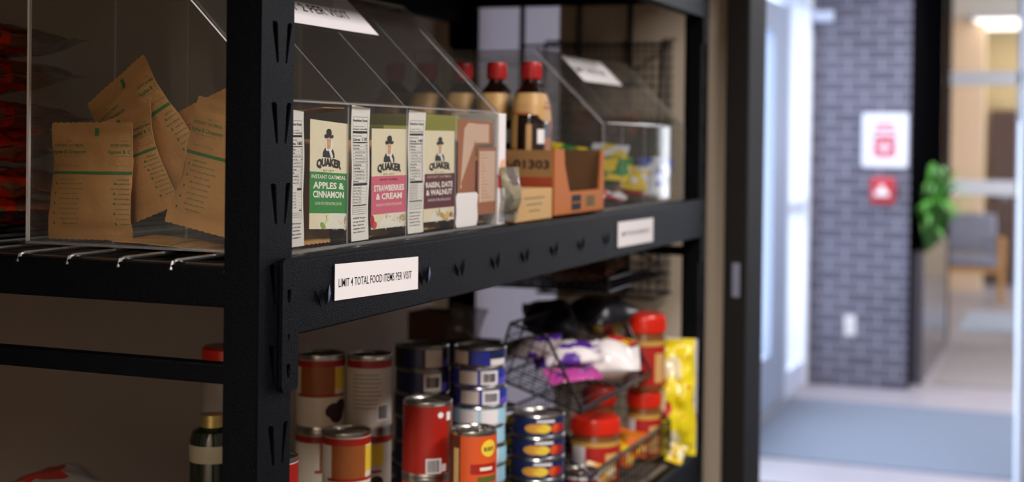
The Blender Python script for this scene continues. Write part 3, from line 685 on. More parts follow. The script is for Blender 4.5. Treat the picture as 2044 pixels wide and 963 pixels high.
k = MB(); k.box((x0, y1 - .004, z0), (x1 - .004, y1, z1), DKCORR); wbuild(k, 'side', t, smooth=False)
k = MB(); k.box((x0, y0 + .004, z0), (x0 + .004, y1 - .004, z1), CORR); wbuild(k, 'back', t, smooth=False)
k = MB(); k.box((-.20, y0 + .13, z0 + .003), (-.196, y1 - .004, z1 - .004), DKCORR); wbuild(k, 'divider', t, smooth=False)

KB = mat('kraft_box_board', '#c9a06a', .65, var=.06, vscale=40)
t = thing('kraft_box', 'small plain kraft box standing open before the orange display box', 'box', (-.085, 2.10, 1.4405))
k = MB(); k.box((-.14, 2.022, 1.4405), (-.030, 2.186, 1.490), KB)
cv = Canvas(k, xplane(-.0298, 2.022, 1.4405)); GT = mat('grey_print', '#9a8458', .6)
for i, wd in enumerate((.09, .07, .05)): cv.rect(.082 - wd / 2, .034 - i * .010, .082 + wd / 2, .0375 - i * .010, GT, 1)
wbuild(k, 'body', t, smooth=False, bevel=.001)
k = MB(); k.box((-.145, 0, 0), (-.03, .035, .0012), KB, Matrix.Translation((0, 2.022, 1.4905)) @ Matrix.Rotation(2.7, 4, 'X')); wbuild(k, 'flap', t, smooth=False)

SYRUP = mat('dark_syrup', '#1c0c07', 0.12, spec=.6, coat=.5); CAPRED = mat('cap_red', '#b51f20', .35); LABTAN = mat('label_tan', '#c79c62', .5, var=.12, vscale=25); LABRED = mat('label_red', '#d0332e', .5); LABORG = mat('label_orange', '#a8602c', .5)
def syrup_bottle(label, loc):
    t = thing('syrup_bottle', label, 'bottle', loc, .12, 'syrup bottles in the display box')
    sq = (.58, 1.0, 3.0); k = MB(); R = .054
    k.lathe([(.0, 0), (R * .92, 0), (R, .006), (R, .130), (R * .98, .160), (R * .90, .185), (R * .68, .207), (R * .36, .222)], SYRUP, 44, sq=sq)
    k.lathe([(.013, .215), (.013, .238)], SYRUP, 24); k.build('body', t)
    k = MB(); n = 28; pr = [(.0145, .226), (.0168, .228), (.0168, .252), (.0155, .256), (.0, .2565)]
    k.lathe(pr, CAPRED, n)
    for i in range(n):
        a = 2 * PI * i / n; k.tube([(.0168 * math.cos(a), .0168 * math.sin(a), .229), (.0168 * math.cos(a), .0168 * math.sin(a), .250)], .0008, CAPRED, 5)
    k.build('cap', t)
    k = MB()
    def f(u, v, h):
        a = u; c, s = math.cos(a), math.sin(a); c = math.copysign(abs(c) ** (2 / 3), c) * .58; s = math.copysign(abs(s) ** (2 / 3), s)
        rr_ = R if v < .130 else R * (1 - .02 * (v - .130) / .030 if v < .160 else .98 - .08 * (v - .160) / .025 if v < .185 else .90 - .22 * (v - .185) / .022)
        return (c * (rr_ + .0006 + h), s * (rr_ + .0006 + h), v)
    cv = Canvas(k, f, .0003)
    cv.rect(-2.2, .166, 1.2, .203, LABTAN, 0, 30, 8); cv.rect(-2.2, .110, -1.75, .166, LABTAN, 0, 6, 4); cv.ell(.05, .168, .9, .014, LABTAN, .5, 24); cv.rect(-.35, .176, .45, .181, LABORG, 1, 8, 1); cv.rect(-.2, .185, .3, .189, LABORG, 1, 8, 1); cv.rect(-2.2, .166, -1.3, .17, LABORG, 1, 8, 1); cv.poly([(.75, .152), (1.2, .152), (1.2, .178)], mat('label_dark', '#2a1a14', .4), 1)
    cv.rect(-1.2, .045, 1.2, .152, mat('label_dark', '#2a1a14', .4), 0, 30, 6)
    cv.rect(.15, .138, 1.1, .158, LABRED, 1, 10, 2); cv.rect(.3, .144, .95, .152, PAPER, 2, 6, 1)
    cv.rect(-.9, .118, -.35, .142, PAPER, 1, 8, 2); cv.rect(-.3, .105, .2, .128, LABORG, 1, 8, 2); cv.rect(.3, .104, 1.1, .132, mat('label_olive', '#6a6048', .5), 1, 8, 2); cv.rect(-2.0, .0, -1.75, .110, LABORG, 1, 4, 4); cv.rect(-1.5, .10, -1.25, .15, LABTAN, 1, 4, 3)
    k.build('paper_label', t)
    return t
s0 = syrup_bottle('front syrup bottle with a red cap, nearest the aisle in the display box', (-.098, 2.262, 1.4437))
for i, nm in enumerate(('second syrup bottle from the aisle, red-capped', 'third syrup bottle from the aisle, red-capped', 'fourth syrup bottle from the aisle, seen through the oatmeal bin', 'fifth syrup bottle from the aisle, dim behind the oatmeal bin')):
    dup(s0, (-.1635 - i * .0655, 2.266 + .004 * (i % 2), 1.4437), .12 + .03 * (i % 2), nm)

def snack(name, label, cat, loc, w_, h_, T, m, rot, seed, m2=None, group=None, split=.5, seal=.012, m3=None, wr=.003):
    e = Matrix.Translation(loc) @ Matrix.Rotation(rot[2], 4, 'Z') @ Matrix.Rotation(rot[1], 4, 'Y') @ Matrix.Rotation(rot[0], 4, 'X') @ Matrix.Translation((0, -h_ / 2, 0))
    def mf(u, v):
        if m3 and (u - .5) ** 2 / .07 + (v - .5) ** 2 / .05 < 1: return m3
        return m2 if (m2 and noise.noise(Vector((u * 3 + seed, v * 3, seed))) > split - .5 and v > .15) else m
    return pouch(name, label, cat, w_, h_, T, m, e, seed, None, seal=seal, matfn=mf, group=group, wr=wr, nu=18, nv=24)
FG = mat('foil_green', '#2f7a3a', .25, coat=.4); FY = mat('foil_yellow', '#e0c02a', .25, coat=.4); FR = mat('foil_red', '#c8202c', .25, coat=.4); FW = mat('foil_white', '#dfe2ee', .25, coat=.4); FB = mat('foil_blue', '#3a58c0', .25, coat=.4)
# carton and grain bag standing against the end of the oatmeal bin
t = thing('cereal_carton', 'narrow white carton with a red corner standing against the oatmeal bin end', 'carton', (-.075, 1.975, 1.4405))
k = MB(); k.box((-.11, 1.958, 1.4405), (-.034, 1.990, 1.607), PAPER)
cv = Canvas(k, xplane(-.0338, 1.958, 1.4405)); cv.rect(0, .055, .032, .075, FR, 1); cv.poly([(.0, .075), (.032, .075), (.032, .10), (.012, .095)], mat('peach_print', '#e8b090', .6), 1); wbuild(k, 'body', t, smooth=False, bevel=.001)
snack('grain_bag', 'clear bag of grey grain slumped at the foot of the white carton', 'bag', (-.028, 1.990, 1.486), .050, .080, .026, FILM, (PI / 2, 0, 1.3), 41, mat('grain_grey', '#8a8068', .5, var=.4, vscale=200), split=.45)

CG = 'crisps bags in the second acrylic bin'
spots = [('green crisps bag at the near end of the second bin, highest of the heap', (-.13, 2.532, 1.535), FG, FY, (.5, .2, .3)),
         ('red crisps bag at the bottom near the second bin front', (-.085, 2.532, 1.463), FR, FW, (.1, .1, .1)),
         ('green and yellow crisps bag leaning in the near compartment of the second bin', (-.10, 2.530, 1.497), FY, FG, (.2, .1, -.1)),
         ('yellow crisps bag with green edge behind the second bin front', (-.085, 2.668, 1.515), FY, FG, (.5, .1, .2)),
         ('green crisps bag lying under the yellow bag', (-.10, 2.666, 1.480), FG, FR, (.1, -.1, .2)),
         ('red and white crisps bag at the bottom, middle of the second bin', (-.09, 2.664, 1.458), FR, FW, (.0, .05, .1)),
         ('red crisps bag at the bottom of the third compartment', (-.09, 2.816, 1.460), FR, FY, (.0, .05, .1)),
         ('yellow crisps bag in the third compartment of the second bin', (-.09, 2.818, 1.495), FY, FW, (.5, .1, .2)),
         ('pale crisps bag standing high in the third compartment', (-.14, 2.818, 1.525), FW, FY, (.8, 0, .1)),
         ('white and blue crisps bag in the last compartment of the second bin', (-.085, 2.965, 1.495), FW, FB, (.8, .1, .2)),
         ('yellow and white crisps bag at the bottom of the last compartment', (-.10, 2.965, 1.460), FW, FY, (.1, .1, .2))]
for i, (lab, loc, m1, m2, rot) in enumerate(spots):
    snack('crisps_bag', lab, 'bag', loc, .078, .095, .028, m1, rot, 50 + i, m2, CG)

# ------------------------------------------------------------------ cans and jars
TIN = mat('tin_plate', '#b9b6ae', .28, 1.0, .5); TINDK = mat('tin_shadow_lid', '#4a4844', .35, .9, .5); PCREAM = mat('can_cream', '#e4d8c4', .5); PBROWN = mat('can_brown', '#9a5420', .5); PRED = mat('can_red', '#a01a0c', .45)
PGREY = mat('can_grey_text', '#cfc3b8', .55); PBLK = mat('bean_print_black', '#2a1618', .5); PBLUE = mat('can_blue', '#23309a', .4); PNAVY = mat('can_navy', '#1b2450', .4); PSKY = mat('can_sky', '#9fd0e4', .5); PWHITE = mat('can_white', '#e6e0e2', .5); PVIO = mat('can_violet', '#5a49b8', .45); PYEL = mat('can_yellow', '#e8c63a', .5); PORG = mat('can_orange', '#d2521c', .5); PTAN = mat('can_food', '#d99a34', .5)
def face_cam(x, y): return math.atan2(-y, .767 - x)
def can(label, x, y, z, r, h, base, draw, group=None, name='food_can', ring=False, turn=0.0):
    t = thing(name, label, 'can', (x, y, z), face_cam(x, y) + turn, group)
    k = MB(); k.lathe([(r * .94, 0), (r * .99, .0005), (r, .002), (r * .985, .004 if h > .06 else .0028), (r * .98, .005 if h > .06 else .003), (r * .98, h - (.005 if h > .06 else .003)), (r * .985, h - (.004 if h > .06 else .0028)), (r, h - .002), (r * .985, h), (r * .93, h - .0005), (r * .91, h - .003)], TIN, 48)
    for q in (.62, .8): k.tube([(r * q * math.cos(a * PI / 12), r * q * math.sin(a * PI / 12), h - .0028) for a in range(24)], .0006, TIN, 6, closed=True)
    k.build('can_body', t)
    if ring:
        q = MB(); q.tube([(.012 * math.cos(a * PI / 8), .008 * math.sin(a * PI / 8) + r * .3, h - .0012) for a in range(16)], .0012, TIN, 6, closed=True); q.build('pull_ring', t)
    k = MB()
    def f(u, v, hh): a = u / r; q = r * .985 + .0003 + hh; return (q * math.cos(a), q * math.sin(a), v)
    cv = Canvas(k, f, .0002); W = 2 * PI * r; ins = .0065 if h > .06 else .0032
    cv.rect(-W / 2, ins, W / 2, h - ins, base, 0, 64, 1); draw(cv, r, h); k.build('paper_label', t)
    return t
def d_beans(cv, r, h):
    cv.rect(-r * 3, h - .018, r * 3, h - .0075, PRED, 1, 48); cv.rect(-r * .9, h * .48, r * .62, h - .018, PBROWN, 1, 16); cv.rect(r * .62, h * .55, r * 1.3, h - .02, PYEL, 1, 8); cv.rect(-r * 1.1, h * .45, r * 1.2, h * .485, PRED, 2, 20)
    for a, b, c_ in ((.55, .27, 2), (.95, .31, 2.2), (.75, .20, 2.4)): cv.ell(r * a, h * b, r * .36, h * .10, PBLK, c_, 16, .3)
def d_back(cv, r, h):
    cv.rect(-r * 3, h - .019, r * 3, h - .0075, PRED, 1, 48)
    for i in range(9): cv.rect(-r * .8, h * (.30 + .055 * i), r * (.55 - .2 * (i % 3) / 3), h * (.315 + .055 * i), mat('label_text_grey', '#8a7c74', .6), 1, 10)
    cv.rect(r * .35, h * .14, r * .95, h * .36, PAPER, 2, 6)
    cv.barcode(r * .4, h * .16, r * .9, h * .34, INK, 3, 5)
def d_red(cv, r, h):
    cv.rect(-r * .05, h * .06, r * .6, h * .26, PAPER, 1, 8); cv.barcode(r * .02, h * .08, r * .5, h * .24, INK, 3, 6); cv.rect(r * .62, h * .08, r * .85, h * .18, PAPER, 1, 4); cv.rect(r * .95, h * .05, r * 1.3, h * .95, mat('can_brownish', '#6e3a1c', .5), 1, 6)
    cv.ell(r * .55, h * .83, r * .13, h * .04, PAPER, 1, 10); cv.rect(r * .85, h * .75, r * 1.1, h * .86, PAPER, 2, 4)
def d_tuna(cols, seed):
    def d(cv, r, h):
        cv.rect(-r * .95, .005, -r * .2, h - .005, cols[0], 1, 10); cv.rect(-r * .08, .0045, r * .62, h - .0045, cols[1], 1, 10)
        if cols[3]: cv.barcode(r * .02, h * .28, r * .52, h * .72, INK, 3, seed)
        cv.rect(r * .66, .004, r * 1.4, h * .45, cols[2], 1, 8)
    return d
def d_grill(cv, r, h):
    cv.rect(-r * 1.5, .007, -r * .55, h - .007, mat('can_maroon', '#5a2416', .5), 1, 12); cv.rect(-r * .9, .008, -r * .62, h * .8, mat('can_tan_strip', '#c9a468', .5), 2, 4)
    cv.ell(r * .72, h * .80, r * .38, h * .10, PYEL, 2, 20, .1); cv.text("BUSH'S", r * .72, h * .77, h * .065, INK, 3, width=r * .5, bold=.03)
    cv.rect(-r * .1, h * .50, r * 1.2, h * .62, PRED, 1, 12); cv.rect(r * .3, h * .54, r * .9, h * .58, PCREAM, 3, 6); cv.rect(r * .2, h * .40, r * 1.2, h * .47, mat('can_olive', '#5a5a28', .5), 1, 8)
    cv.ell(r * .3, h * .2, r * .7, h * .12, PRED, 1, 20)
def d_meal(cv, r, h):
    for a, ru, m_ in ((-.25, .42, PTAN), (.05, .3, PYEL), (.72, .34, PRED), (.55, .2, PORG)): cv.ell(r * a, h * .42, r * ru, h * .22, m_, 1 + .2 * ru, 16)
    cv.rect(-r * .2, h * .70, r * .5, h * .82, PWHITE, 2, 8); cv.rect(-r * 2, h * .85, r * 2, h - .0035, PNAVY, 1, 30)
SZ = 0.8885
ZA = SZ
G1 = 'cans of beans stacked on the lower shelf'
for nm, zz in (('lowest', ZA), ('middle', ZA + .1155), ('top', ZA + .231)):
    can(nm + ' brown-labelled bean can in the stack nearest the rack post', -.315, 1.933, zz, .0380, .1152, PCREAM, d_beans, G1, turn=.0 if nm == 'top' else .9)
    can(nm + ' can in the stack with its grey nutrition side facing out', -.245, 1.962, zz, .0348, .1152, PGREY, d_back if nm == 'top' else d_beans, G1, turn=0 if nm == 'top' else -.6)
for nm, zz in (('lower', ZA), ('upper', ZA + .1265)): can(nm + ' bean can standing in front of the two tall bean stacks', -.219, 1.841, zz, .0355, .1262, PCREAM, d_beans, G1, turn=.25)
can('small red and white can just behind the rack post', -.203, 1.615, ZA + .15, .030, .112, PWHITE, lambda cv, r, h: cv.rect(-r * 3, h * .5, r * 3, h - .0075, PRED, 1, 48))
can('plain can under the small red can behind the rack post', -.203, 1.615, ZA, .030, .1497, PCREAM, d_beans)
for nm, zz in (('lower', ZA), ('upper', ZA + .0885)): can(nm + ' of two squat cans under the red can', -.133, 1.935, zz, .0375, .088, PORG, lambda cv, r, h: None, 'squat cans under the red can')
can('tall bright red can with a white barcode square', -.133, 1.935, ZA + .177, .0375, .112, PRED, d_red)
G2 = 'flat tuna tins in the dim stack behind the red can'
for i in range(9):
    can(['lowest', 'second', 'third', 'fourth', 'fifth', 'sixth', 'seventh', 'eighth', 'topmost'][i] + ' flat tin counting upward in the dim stack behind the red can', -.222 + .002 * (i % 2), 2.103, ZA + i * .0383, .0445, .038, PNAVY if i < 8 else mat('can_black', '#15131a', .5), d_tuna((PNAVY, PGREY, PVIO, i % 2), i), G2, 'tuna_tin', turn=.1 * (i % 3))
G3 = 'flat tins in the tall blue and white stack'
for i in range(11):
    z = ZA + i * .0314; j = 10 - i
    cols = (PGREY, PBLUE, PWHITE, 0) if j == 0 else (PGREY, PWHITE, PVIO, 1) if j in (1, 2) else (PWHITE, PWHITE, PSKY, 0)
    base = PNAVY if j == 0 else PBLUE if j in (1, 2) else PSKY
    can(['topmost', 'second', 'third', 'fourth', 'fifth', 'sixth', 'seventh', 'eighth', 'ninth', 'tenth', 'lowest'][j] + ' flat tin counting down the tall blue and white stack', -.130 + .0015 * (i % 3), 2.124, z, .0435, .0311, base, d_tuna(cols, i), G3, 'tuna_tin', turn=.15 if j else -.25)
can('large brown-orange bean can with a yellow oval badge', -.047, 1.909, ZA + .1355, .0350, .122, PORG, d_grill, ring=True)
can('plain tin under the bean can with the yellow badge', -.047, 1.909, ZA, .0350, .135, PORG, d_grill)
G4 = 'blue tins with pictures of food, stacked'
for i in range(6):
    can(['lowest', 'second', 'third', 'fourth', 'fifth', 'topmost'][i] + ' blue food tin counting up the stack beside the wire basket', -.078, 2.263, ZA + i * .0362, .0455, .0358, PNAVY, d_meal, G4, 'meal_tin', turn=.05 * i - .1)
for i in range(6):
    can(['lowest', 'second', 'third', 'fourth', 'fifth', 'topmost'][i] + ' blue tin counting up the half-hidden stack behind the food tins', -.175, 2.285, ZA + i * .0362, .0455, .0358, PNAVY, d_meal, 'blue tins in the half-hidden stack', 'meal_tin', turn=.6)

JLID = mat('jar_lid_red', '#d8260f', .3, coat=.3); PNUT = mat('peanut_brown', '#7e4a22', .3, coat=.4)
def jar(label, x, y, z, r, h, turn=0.0):
    t = thing('peanut_jar', label, 'jar', (x, y, z), face_cam(x, y) + turn, 'red-lidded peanut butter jars')
    k = MB(); k.lathe([(r * .85, 0), (r * .95, .002), (r * .97, .010), (r * .97, h * .62), (r * .94, h * .70), (r * .90, h * .74), (r * .90, h * .78)], PNUT, 44); k.build('jar_body', t)
    k = MB(); k.lathe([(r * .92, h * .76), (r * 1.0, h * .77), (r * 1.0, h * .95), (r * .97, h * .985), (r * .90, h), (r * .6, h - .001), (0.001, h - .001)], JLID, 48)
    for i in range(40):
        a = 2 * PI * i / 40; k.tube([(r * math.cos(a), r * math.sin(a), h * .785), (r * math.cos(a), r * math.sin(a), h * .94)], .0009, JLID, 5)
    k.build('lid', t)
    k = MB()
    def f(u, v, hh): a = u / r; q = r * .97 + .0004 + hh; return (q * math.cos(a), q * math.sin(a), v)
    cv = Canvas(k, f, .0002); cv.rect(-r * 3, h * .08, r * 3, h * .60, mat('jar_label_red', '#b0201a', .45), 0, 60); cv.rect(-r * 1.1, h * .08, -r * .4, h * .60, PWHITE, 1, 10); cv.rect(r * .45, h * .12, r * 1.1, h * .5, mat('jar_label_tan', '#d8a868', .5), 1, 8)
    cv.rect(-r * 3, h * .60, r * 3, h * .66, mat('jar_band_gold', '#c9a04a', .45), 0, 60)
    k.build('paper_label', t)
    return t
jar('large red-lidded peanut butter jar nearest the front of the wire basket', -.100, 2.640, .897, .0485, .133)
jar('small red-lidded jar in the basket with the tall jar standing on it', -.076, 2.894, .897, .0365, .146, -.1)
jar('red-lidded jar half hidden between the other two basket jars', -.165, 2.860, .897, .0365, .150, .2)
jar('tall red-lidded jar standing highest, on top of another jar', -.076, 2.894, 1.0435, .0440, .160, .1)
can('low silver-topped can with a red label before the large jar', -.066, 2.458, .897, .0330, .070, PWHITE, lambda cv, r, h: cv.rect(-r * 1.2, h * .3, r * 1.2, h * .8, PRED, 1, 20), ring=True)

# ------------------------------------------------------------------ tiered wire baskets on the lower shelf
def wire_basket(label, x0, x1, y0, y1, z0, z1, zfront, mesh=.022, drop=0.0):
    """front (x1) side lower than the back: sides slope"""
    t = thing('wire_basket', label, 'basket', ((x0 + x1) / 2, (y0 + y1) / 2, z0), 0, 'black wire baskets stacked on the lower shelf')
    k = MB(); c = .0028
    zt = lambda x: z1 if x < x1 - .10 else z1 + (zfront - z1) * (x - (x1 - .10)) / .10
    rim = [(x1, y0, zfront), (x1, y1, zfront), (x1 - .10, y1, z1), (x0, y1, z1), (x0, y0, z1), (x1 - .10, y0, z1)]
    k.tube(rim, .0030, WIRE, 8, closed=True)
    k.tube([(x1, y0, z0), (x1, y1, z0), (x0, y1, z0), (x0, y0, z0)], .0026, WIRE, 8, closed=True)
    for (x, y) in ((x1, y0), (x1, y1), (x0, y0), (x0, y1)): k.tube([(x, y, z0), (x, y, zt(x))], .0028, WIRE, 8)
    wbuild(k, 'frame', t)
    k = MB(); n = max(2, int((y1 - y0) / mesh)); q = .0012
    for i in range(1, n): y = y0 + (y1 - y0) * i / n; k.tube([(x1, y, zfront), (x1, y, z0), (x0, y, z0), (x0, y, z1)], q, WIRE, 5)
    n = max(2, int((x1 - x0) / mesh))
    for i in range(1, n): x = x0 + (x1 - x0) * i / n; k.tube([(x, y0, zt(x)), (x, y0, z0), (x, y1, z0), (x, y1, zt(x))], q, WIRE, 5)
    n = max(2, int((z1 - z0) / mesh))
    for i in range(1, n):
        z = z0 + (z1 - z0) * i / n; xe = x1 if z <= zfront else x1 - .10 * (z - zfront) / max(1e-6, z1 - zfront)
        k.tube([(xe, y0, z), (x0, y0, z), (x0, y1, z), (xe, y1, z)], q, WIRE, 5)
        if z < zfront: k.tube([(x1, y0, z), (x1, y1, z)], q, WIRE, 5)
    wbuild(k, 'wire_mesh', t)
    return t
wire_basket('bottom black wire basket, holding the peanut butter jars', -.26, -.030, 2.400, 2.935, .8925, 1.040, .972)
wb = wire_basket('middle black wire basket, holding the purple and white wrappers', -.22, -.045, 2.400, 2.842, 1.085, 1.190, 1.092)
wb.rotation_euler = (0, .30, 0); wb.location.z += .022
wire_basket('top black wire basket, tucked up under the middle shelf', -.32, -.070, 2.620, 2.985, 1.276, 1.345, 1.300)
BLACKBAG = mat('black_film', '#16151a', .34, coat=.15); PURP = mat('purple_film', '#5a2a9c', .25, coat=.4); PINK = mat('pink_film', '#c04a9a', .25, coat=.4); WFILM = mat('white_film', '#efe6e6', .28, coat=.3); CARM = mat('brown_speck', '#8a3c2c', .4)
snack('cookie_pack', 'white wrapper pack with dark specks at the front of the middle basket', 'pack', (-.072, 2.625, 1.138), .090, .125, .070, WFILM, (.15, .30, -1.25), 71, CARM, None, 1.02)
snack('cookie_pack', 'purple and white wrapper pack behind the white one in the middle basket', 'pack', (-.130, 2.555, 1.160), .075, .13, .042, PURP, (.2, .30, -1.1), 72, WFILM, None, .5)
snack('cookie_pack', 'pink and purple wrapper pack at the bottom of the middle basket', 'pack', (-.100, 2.50, 1.132), .06, .10, .018, PINK, (.1, .30, -.9), 73, PURP, None, .55)
snack('cookie_pack', 'pale grey and purple wrapper pack at the near end of the middle basket', 'pack', (-.178, 2.490, 1.178), .07, .11, .035, mat('pale_film', '#b8a8ac', .3, coat=.3), (.2, .3, -1.3), 74, PURP, None, .62)
snack('snack_sack', 'crumpled black plastic bag, near one of the two on the middle basket', 'bag', (-.200, 2.65, 1.208), .115, .15, .070, BLACKBAG, (.15, .1, .4), 75, None, None, wr=.008)
snack('snack_sack', 'crumpled black plastic bag, far one of the two on the middle basket', 'bag', (-.145, 2.785, 1.210), .125, .15, .080, BLACKBAG, (.1, .1, -.5), 76, None, None, wr=.008)
snack('snack_sack', 'yellow and red pack peeping out beneath the black bags', 'pack', (-.105, 2.775, 1.150), .06, .10, .026, FY, (.1, .25, -.1), 77, FR, None, .5)
snack('snack_sack', 'brown bag in the top basket under the shelf', 'bag', (-.19, 2.80, 1.305), .16, .26, .05, mat('brown_sack', '#6a3f1c', .5), (0, 0, .1), 78, mat('rust_sack', '#8a4a1a', .5), None, .55, wr=.005)
YB = mat('yellow_film', '#f2dc1c', .28, coat=.4); YW = mat('pale_yellow_film', '#f5ecc0', .3, coat=.3)
pouch('candy_bag', 'tall bright yellow bag standing at the far end of the lower shelf', 'bag', .095, .250, .045, YB, Matrix.Translation((-.030, 2.974, .8910)) @ Matrix.Rotation(.30, 4, 'Z') @ place((0, 0, 0), 0, -.03, .02), 81, None, seal=.018,
      matfn=lambda u, v: FR if noise.noise(Vector((u * 4, v * 7, 3))) > .30 and .15 < v < .85 else (YW if noise.noise(Vector((u * 3, v * 6, 9))) > .12 and v < .9 and u < .65 else YB), wr=.008)
t = thing('snack_carton', 'white carton standing behind the tall yellow bag', 'carton', (-.03, 3.025, SZ))
k = MB(); k.box((-.085, 3.017, SZ), (.002, 3.040, 1.135), PAPER); cv = Canvas(k, xplane(.0022, 3.017, SZ)); cv.rect(.004, .06, .019, .085, FR, 1); wbuild(k, 'body', t, smooth=False, bevel=.001)
OR = mat('orange_film', '#d8661a', .3, coat=.3)
for i, (lab, loc, m1, m2, rz, sz) in enumerate((('orange snack bag low in the bottom basket, behind the cream pack', (-.072, 2.722, .940), OR, FY, -.1, (.07, .065)), ('orange-brown snack bag on the bottom basket beside the small jar', (-.072, 2.805, .945), OR, mat('amber_film', '#b8721e', .3), .1, (.07, .07)), ('cream and tan cracker pack at the front of the bottom basket', (-.066, 2.543, .930), mat('cream_film', '#ead6b0', .35), PTAN, .1, (.055, .085)), ('yellow snack bag at the front of the bottom basket, before the tall yellow bag', (-.006, 2.905, .912), FY, YW, .0, (.036, .055)))):
    snack('snack_bag', lab, 'bag', loc, sz[0], sz[1], .032, m1, (.45, .15, rz), 90 + i, m2, 'snack bags in the bottom basket', .5)

# items at the back of the lower shelf and at its near end
k = MB()
t = thing('brown_carton', 'dark brown carton on the stacked tins at the back of the lower shelf', 'carton', (-.42, 2.595, SZ))
k.box((-.465, 2.55, SZ), (-.380, 2.64, 1.222), mat('dark_brown_board', '#5a3418', .6)); wbuild(k, 'body', t, smooth=False, bevel=.002)
snack('clear_bag', 'crumpled clear plastic bag beside the dark brown carton', 'bag', (-.352, 2.575, 1.200), .075, .085, .035, FILM, (.9, .1, .2), 101, None)
t = thing('carton', 'black carton under the clear bag at the back', 'carton', (-.32, 2.54, SZ)); k = MB(); k.box((-.378, 2.51, SZ), (-.290, 2.62, 1.170), mat('black_board', '#1a1716', .6)); wbuild(k, 'body', t, smooth=False, bevel=.002)
def canister(name, label, cat, x, y, z, prof, m, extra):
    t = thing(name, label, cat, (x, y, z), face_cam(x, y)); k = MB(); k.lathe(prof, m, 36); k.build('body', t)
    for nm, pr, mm in extra: q = MB(); q.lathe(pr, mm, 36); q.build(nm, t)
    return t
canister('canister', 'white canister with a red lid, mostly behind the rack post', 'canister', -.362, 1.750, SZ, [(.036, 0), (.038, .003), (.038, .35)], mat('shaded_white', '#a29a94', .5), [('lid', [(.039, .345), (.0395, .348), (.0395, .375), (.036, .378), (.001, .378)], JLID)])  # white body painted grey to imitate the shade behind the post
DKG = mat('dark_green_glass', '#141c10', .12, coat=.4)
canister('sauce_bottle', 'dark green bottle with a cream label low behind the rack post', 'bottle', -.318, 1.642, SZ, [(.028, 0), (.0305, .004), (.0305, .268), (.027, .280), (.016, .286), (.015, .290)], DKG,
         [('cap', [(.0165, .284), (.0165, .302), (.001, .303)], mat('cap_brass', '#b8a060', .35, .8)), ('paper_label', [(.0308, .240), (.031, .241), (.031, .262), (.0308, .263)], mat('shaded_cream', '#8f8468', .6))])  # cream label darkened in its colour to stand for shade
snack('rice_bag', 'white plastic bag with red print lying low at the near end of the lower shelf', 'bag', (-.49, 1.555, 1.068), .20, .23, .08, mat('milky_film', '#9a8f88', .35), (.1, -.05, 1.4), 105, mat('dull_red_film', '#a83022', .35), None, .62, wr=.008)
t = thing('stock_carton', 'plain carton holding up the white bag at the near end of the lower shelf', 'carton', (-.47, 1.56, SZ)); k = MB(); k.box((-.60 + .005, 1.44, SZ), (-.360, 1.66, 1.000), CORR); wbuild(k, 'body', t, smooth=False, bevel=.002)

# ------------------------------------------------------------------ wire rack hung at the end wall
t = thing('hanging_wire_rack', 'black wire rack hung on the end wall beyond the storage rack', 'rack', (-.30, 3.30, 1.4))
k = MB()
for x in (-.525, -.375, -.245): k.tube([(x, 3.312, 1.20), (x, 3.312, 1.90), (x, 3.300, 1.905)], .0075, WIRE, 8)
for z in (1.25, 1.50, 1.80): k.tube([(-.53, 3.304, z), (-.14, 3.304, z)], .004, WIRE, 8)
wbuild(k, 'frame', t)
for z0, z1, yb in ((1.205, 1.345, 3.16), (1.50, 1.81, 3.15)):
    k = MB(); x0, x1 = -.42, -.13
    k.tube([(x0, 3.298, z1), (x0, yb + .05, z1 - .01), (x0, yb, z0 + .06), (x1, yb, z0 + .06), (x1, yb + .05, z1 - .01), (x1, 3.298, z1)], .0042, WIRE, 8)
    k.tube([(x0, 3.298, z0), (x0, yb, z0), (x1, yb, z0), (x1, 3.298, z0)], .004, WIRE, 8, closed=True)
    for i in range(1, 16): x = x0 + (x1 - x0) * i / 16; k.tube([(x, 3.298, z1), (x, 3.298, z0), (x, yb, z0), (x, yb, z0 + .06)], .0013, WIRE, 5)
    for i in range(1, 8):
        y = yb + (3.298 - yb) * i / 8; zz = z0 + .06 + (z1 - z0 - .06) * min(1, (y - yb) / .05)
        for x in (x0, x1): k.tube([(x, y, z0), (x, y, zz)], .0013, WIRE, 5)
    n = int((z1 - z0) / .022)
    for i in range(1, n): z = z0 + (z1 - z0) * i / n; k.tube([(x0, 3.298, z), (x1, 3.298, z)], .0013, WIRE, 5)
    wbuild(k, 'basket', t)
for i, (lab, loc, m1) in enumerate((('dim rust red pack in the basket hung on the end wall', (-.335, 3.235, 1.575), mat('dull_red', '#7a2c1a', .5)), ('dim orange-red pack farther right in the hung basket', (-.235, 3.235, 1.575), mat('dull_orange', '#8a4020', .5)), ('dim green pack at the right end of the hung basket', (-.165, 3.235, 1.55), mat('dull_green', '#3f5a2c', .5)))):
    snack('snack_pack', lab, 'pack', loc, .085, .13 if i < 2 else .10, .04, m1, (PI / 2, 0, .1), 110 + i, mat('dull_brown', '#4a3424', .5), 'packs in the hung wire basket', .55)

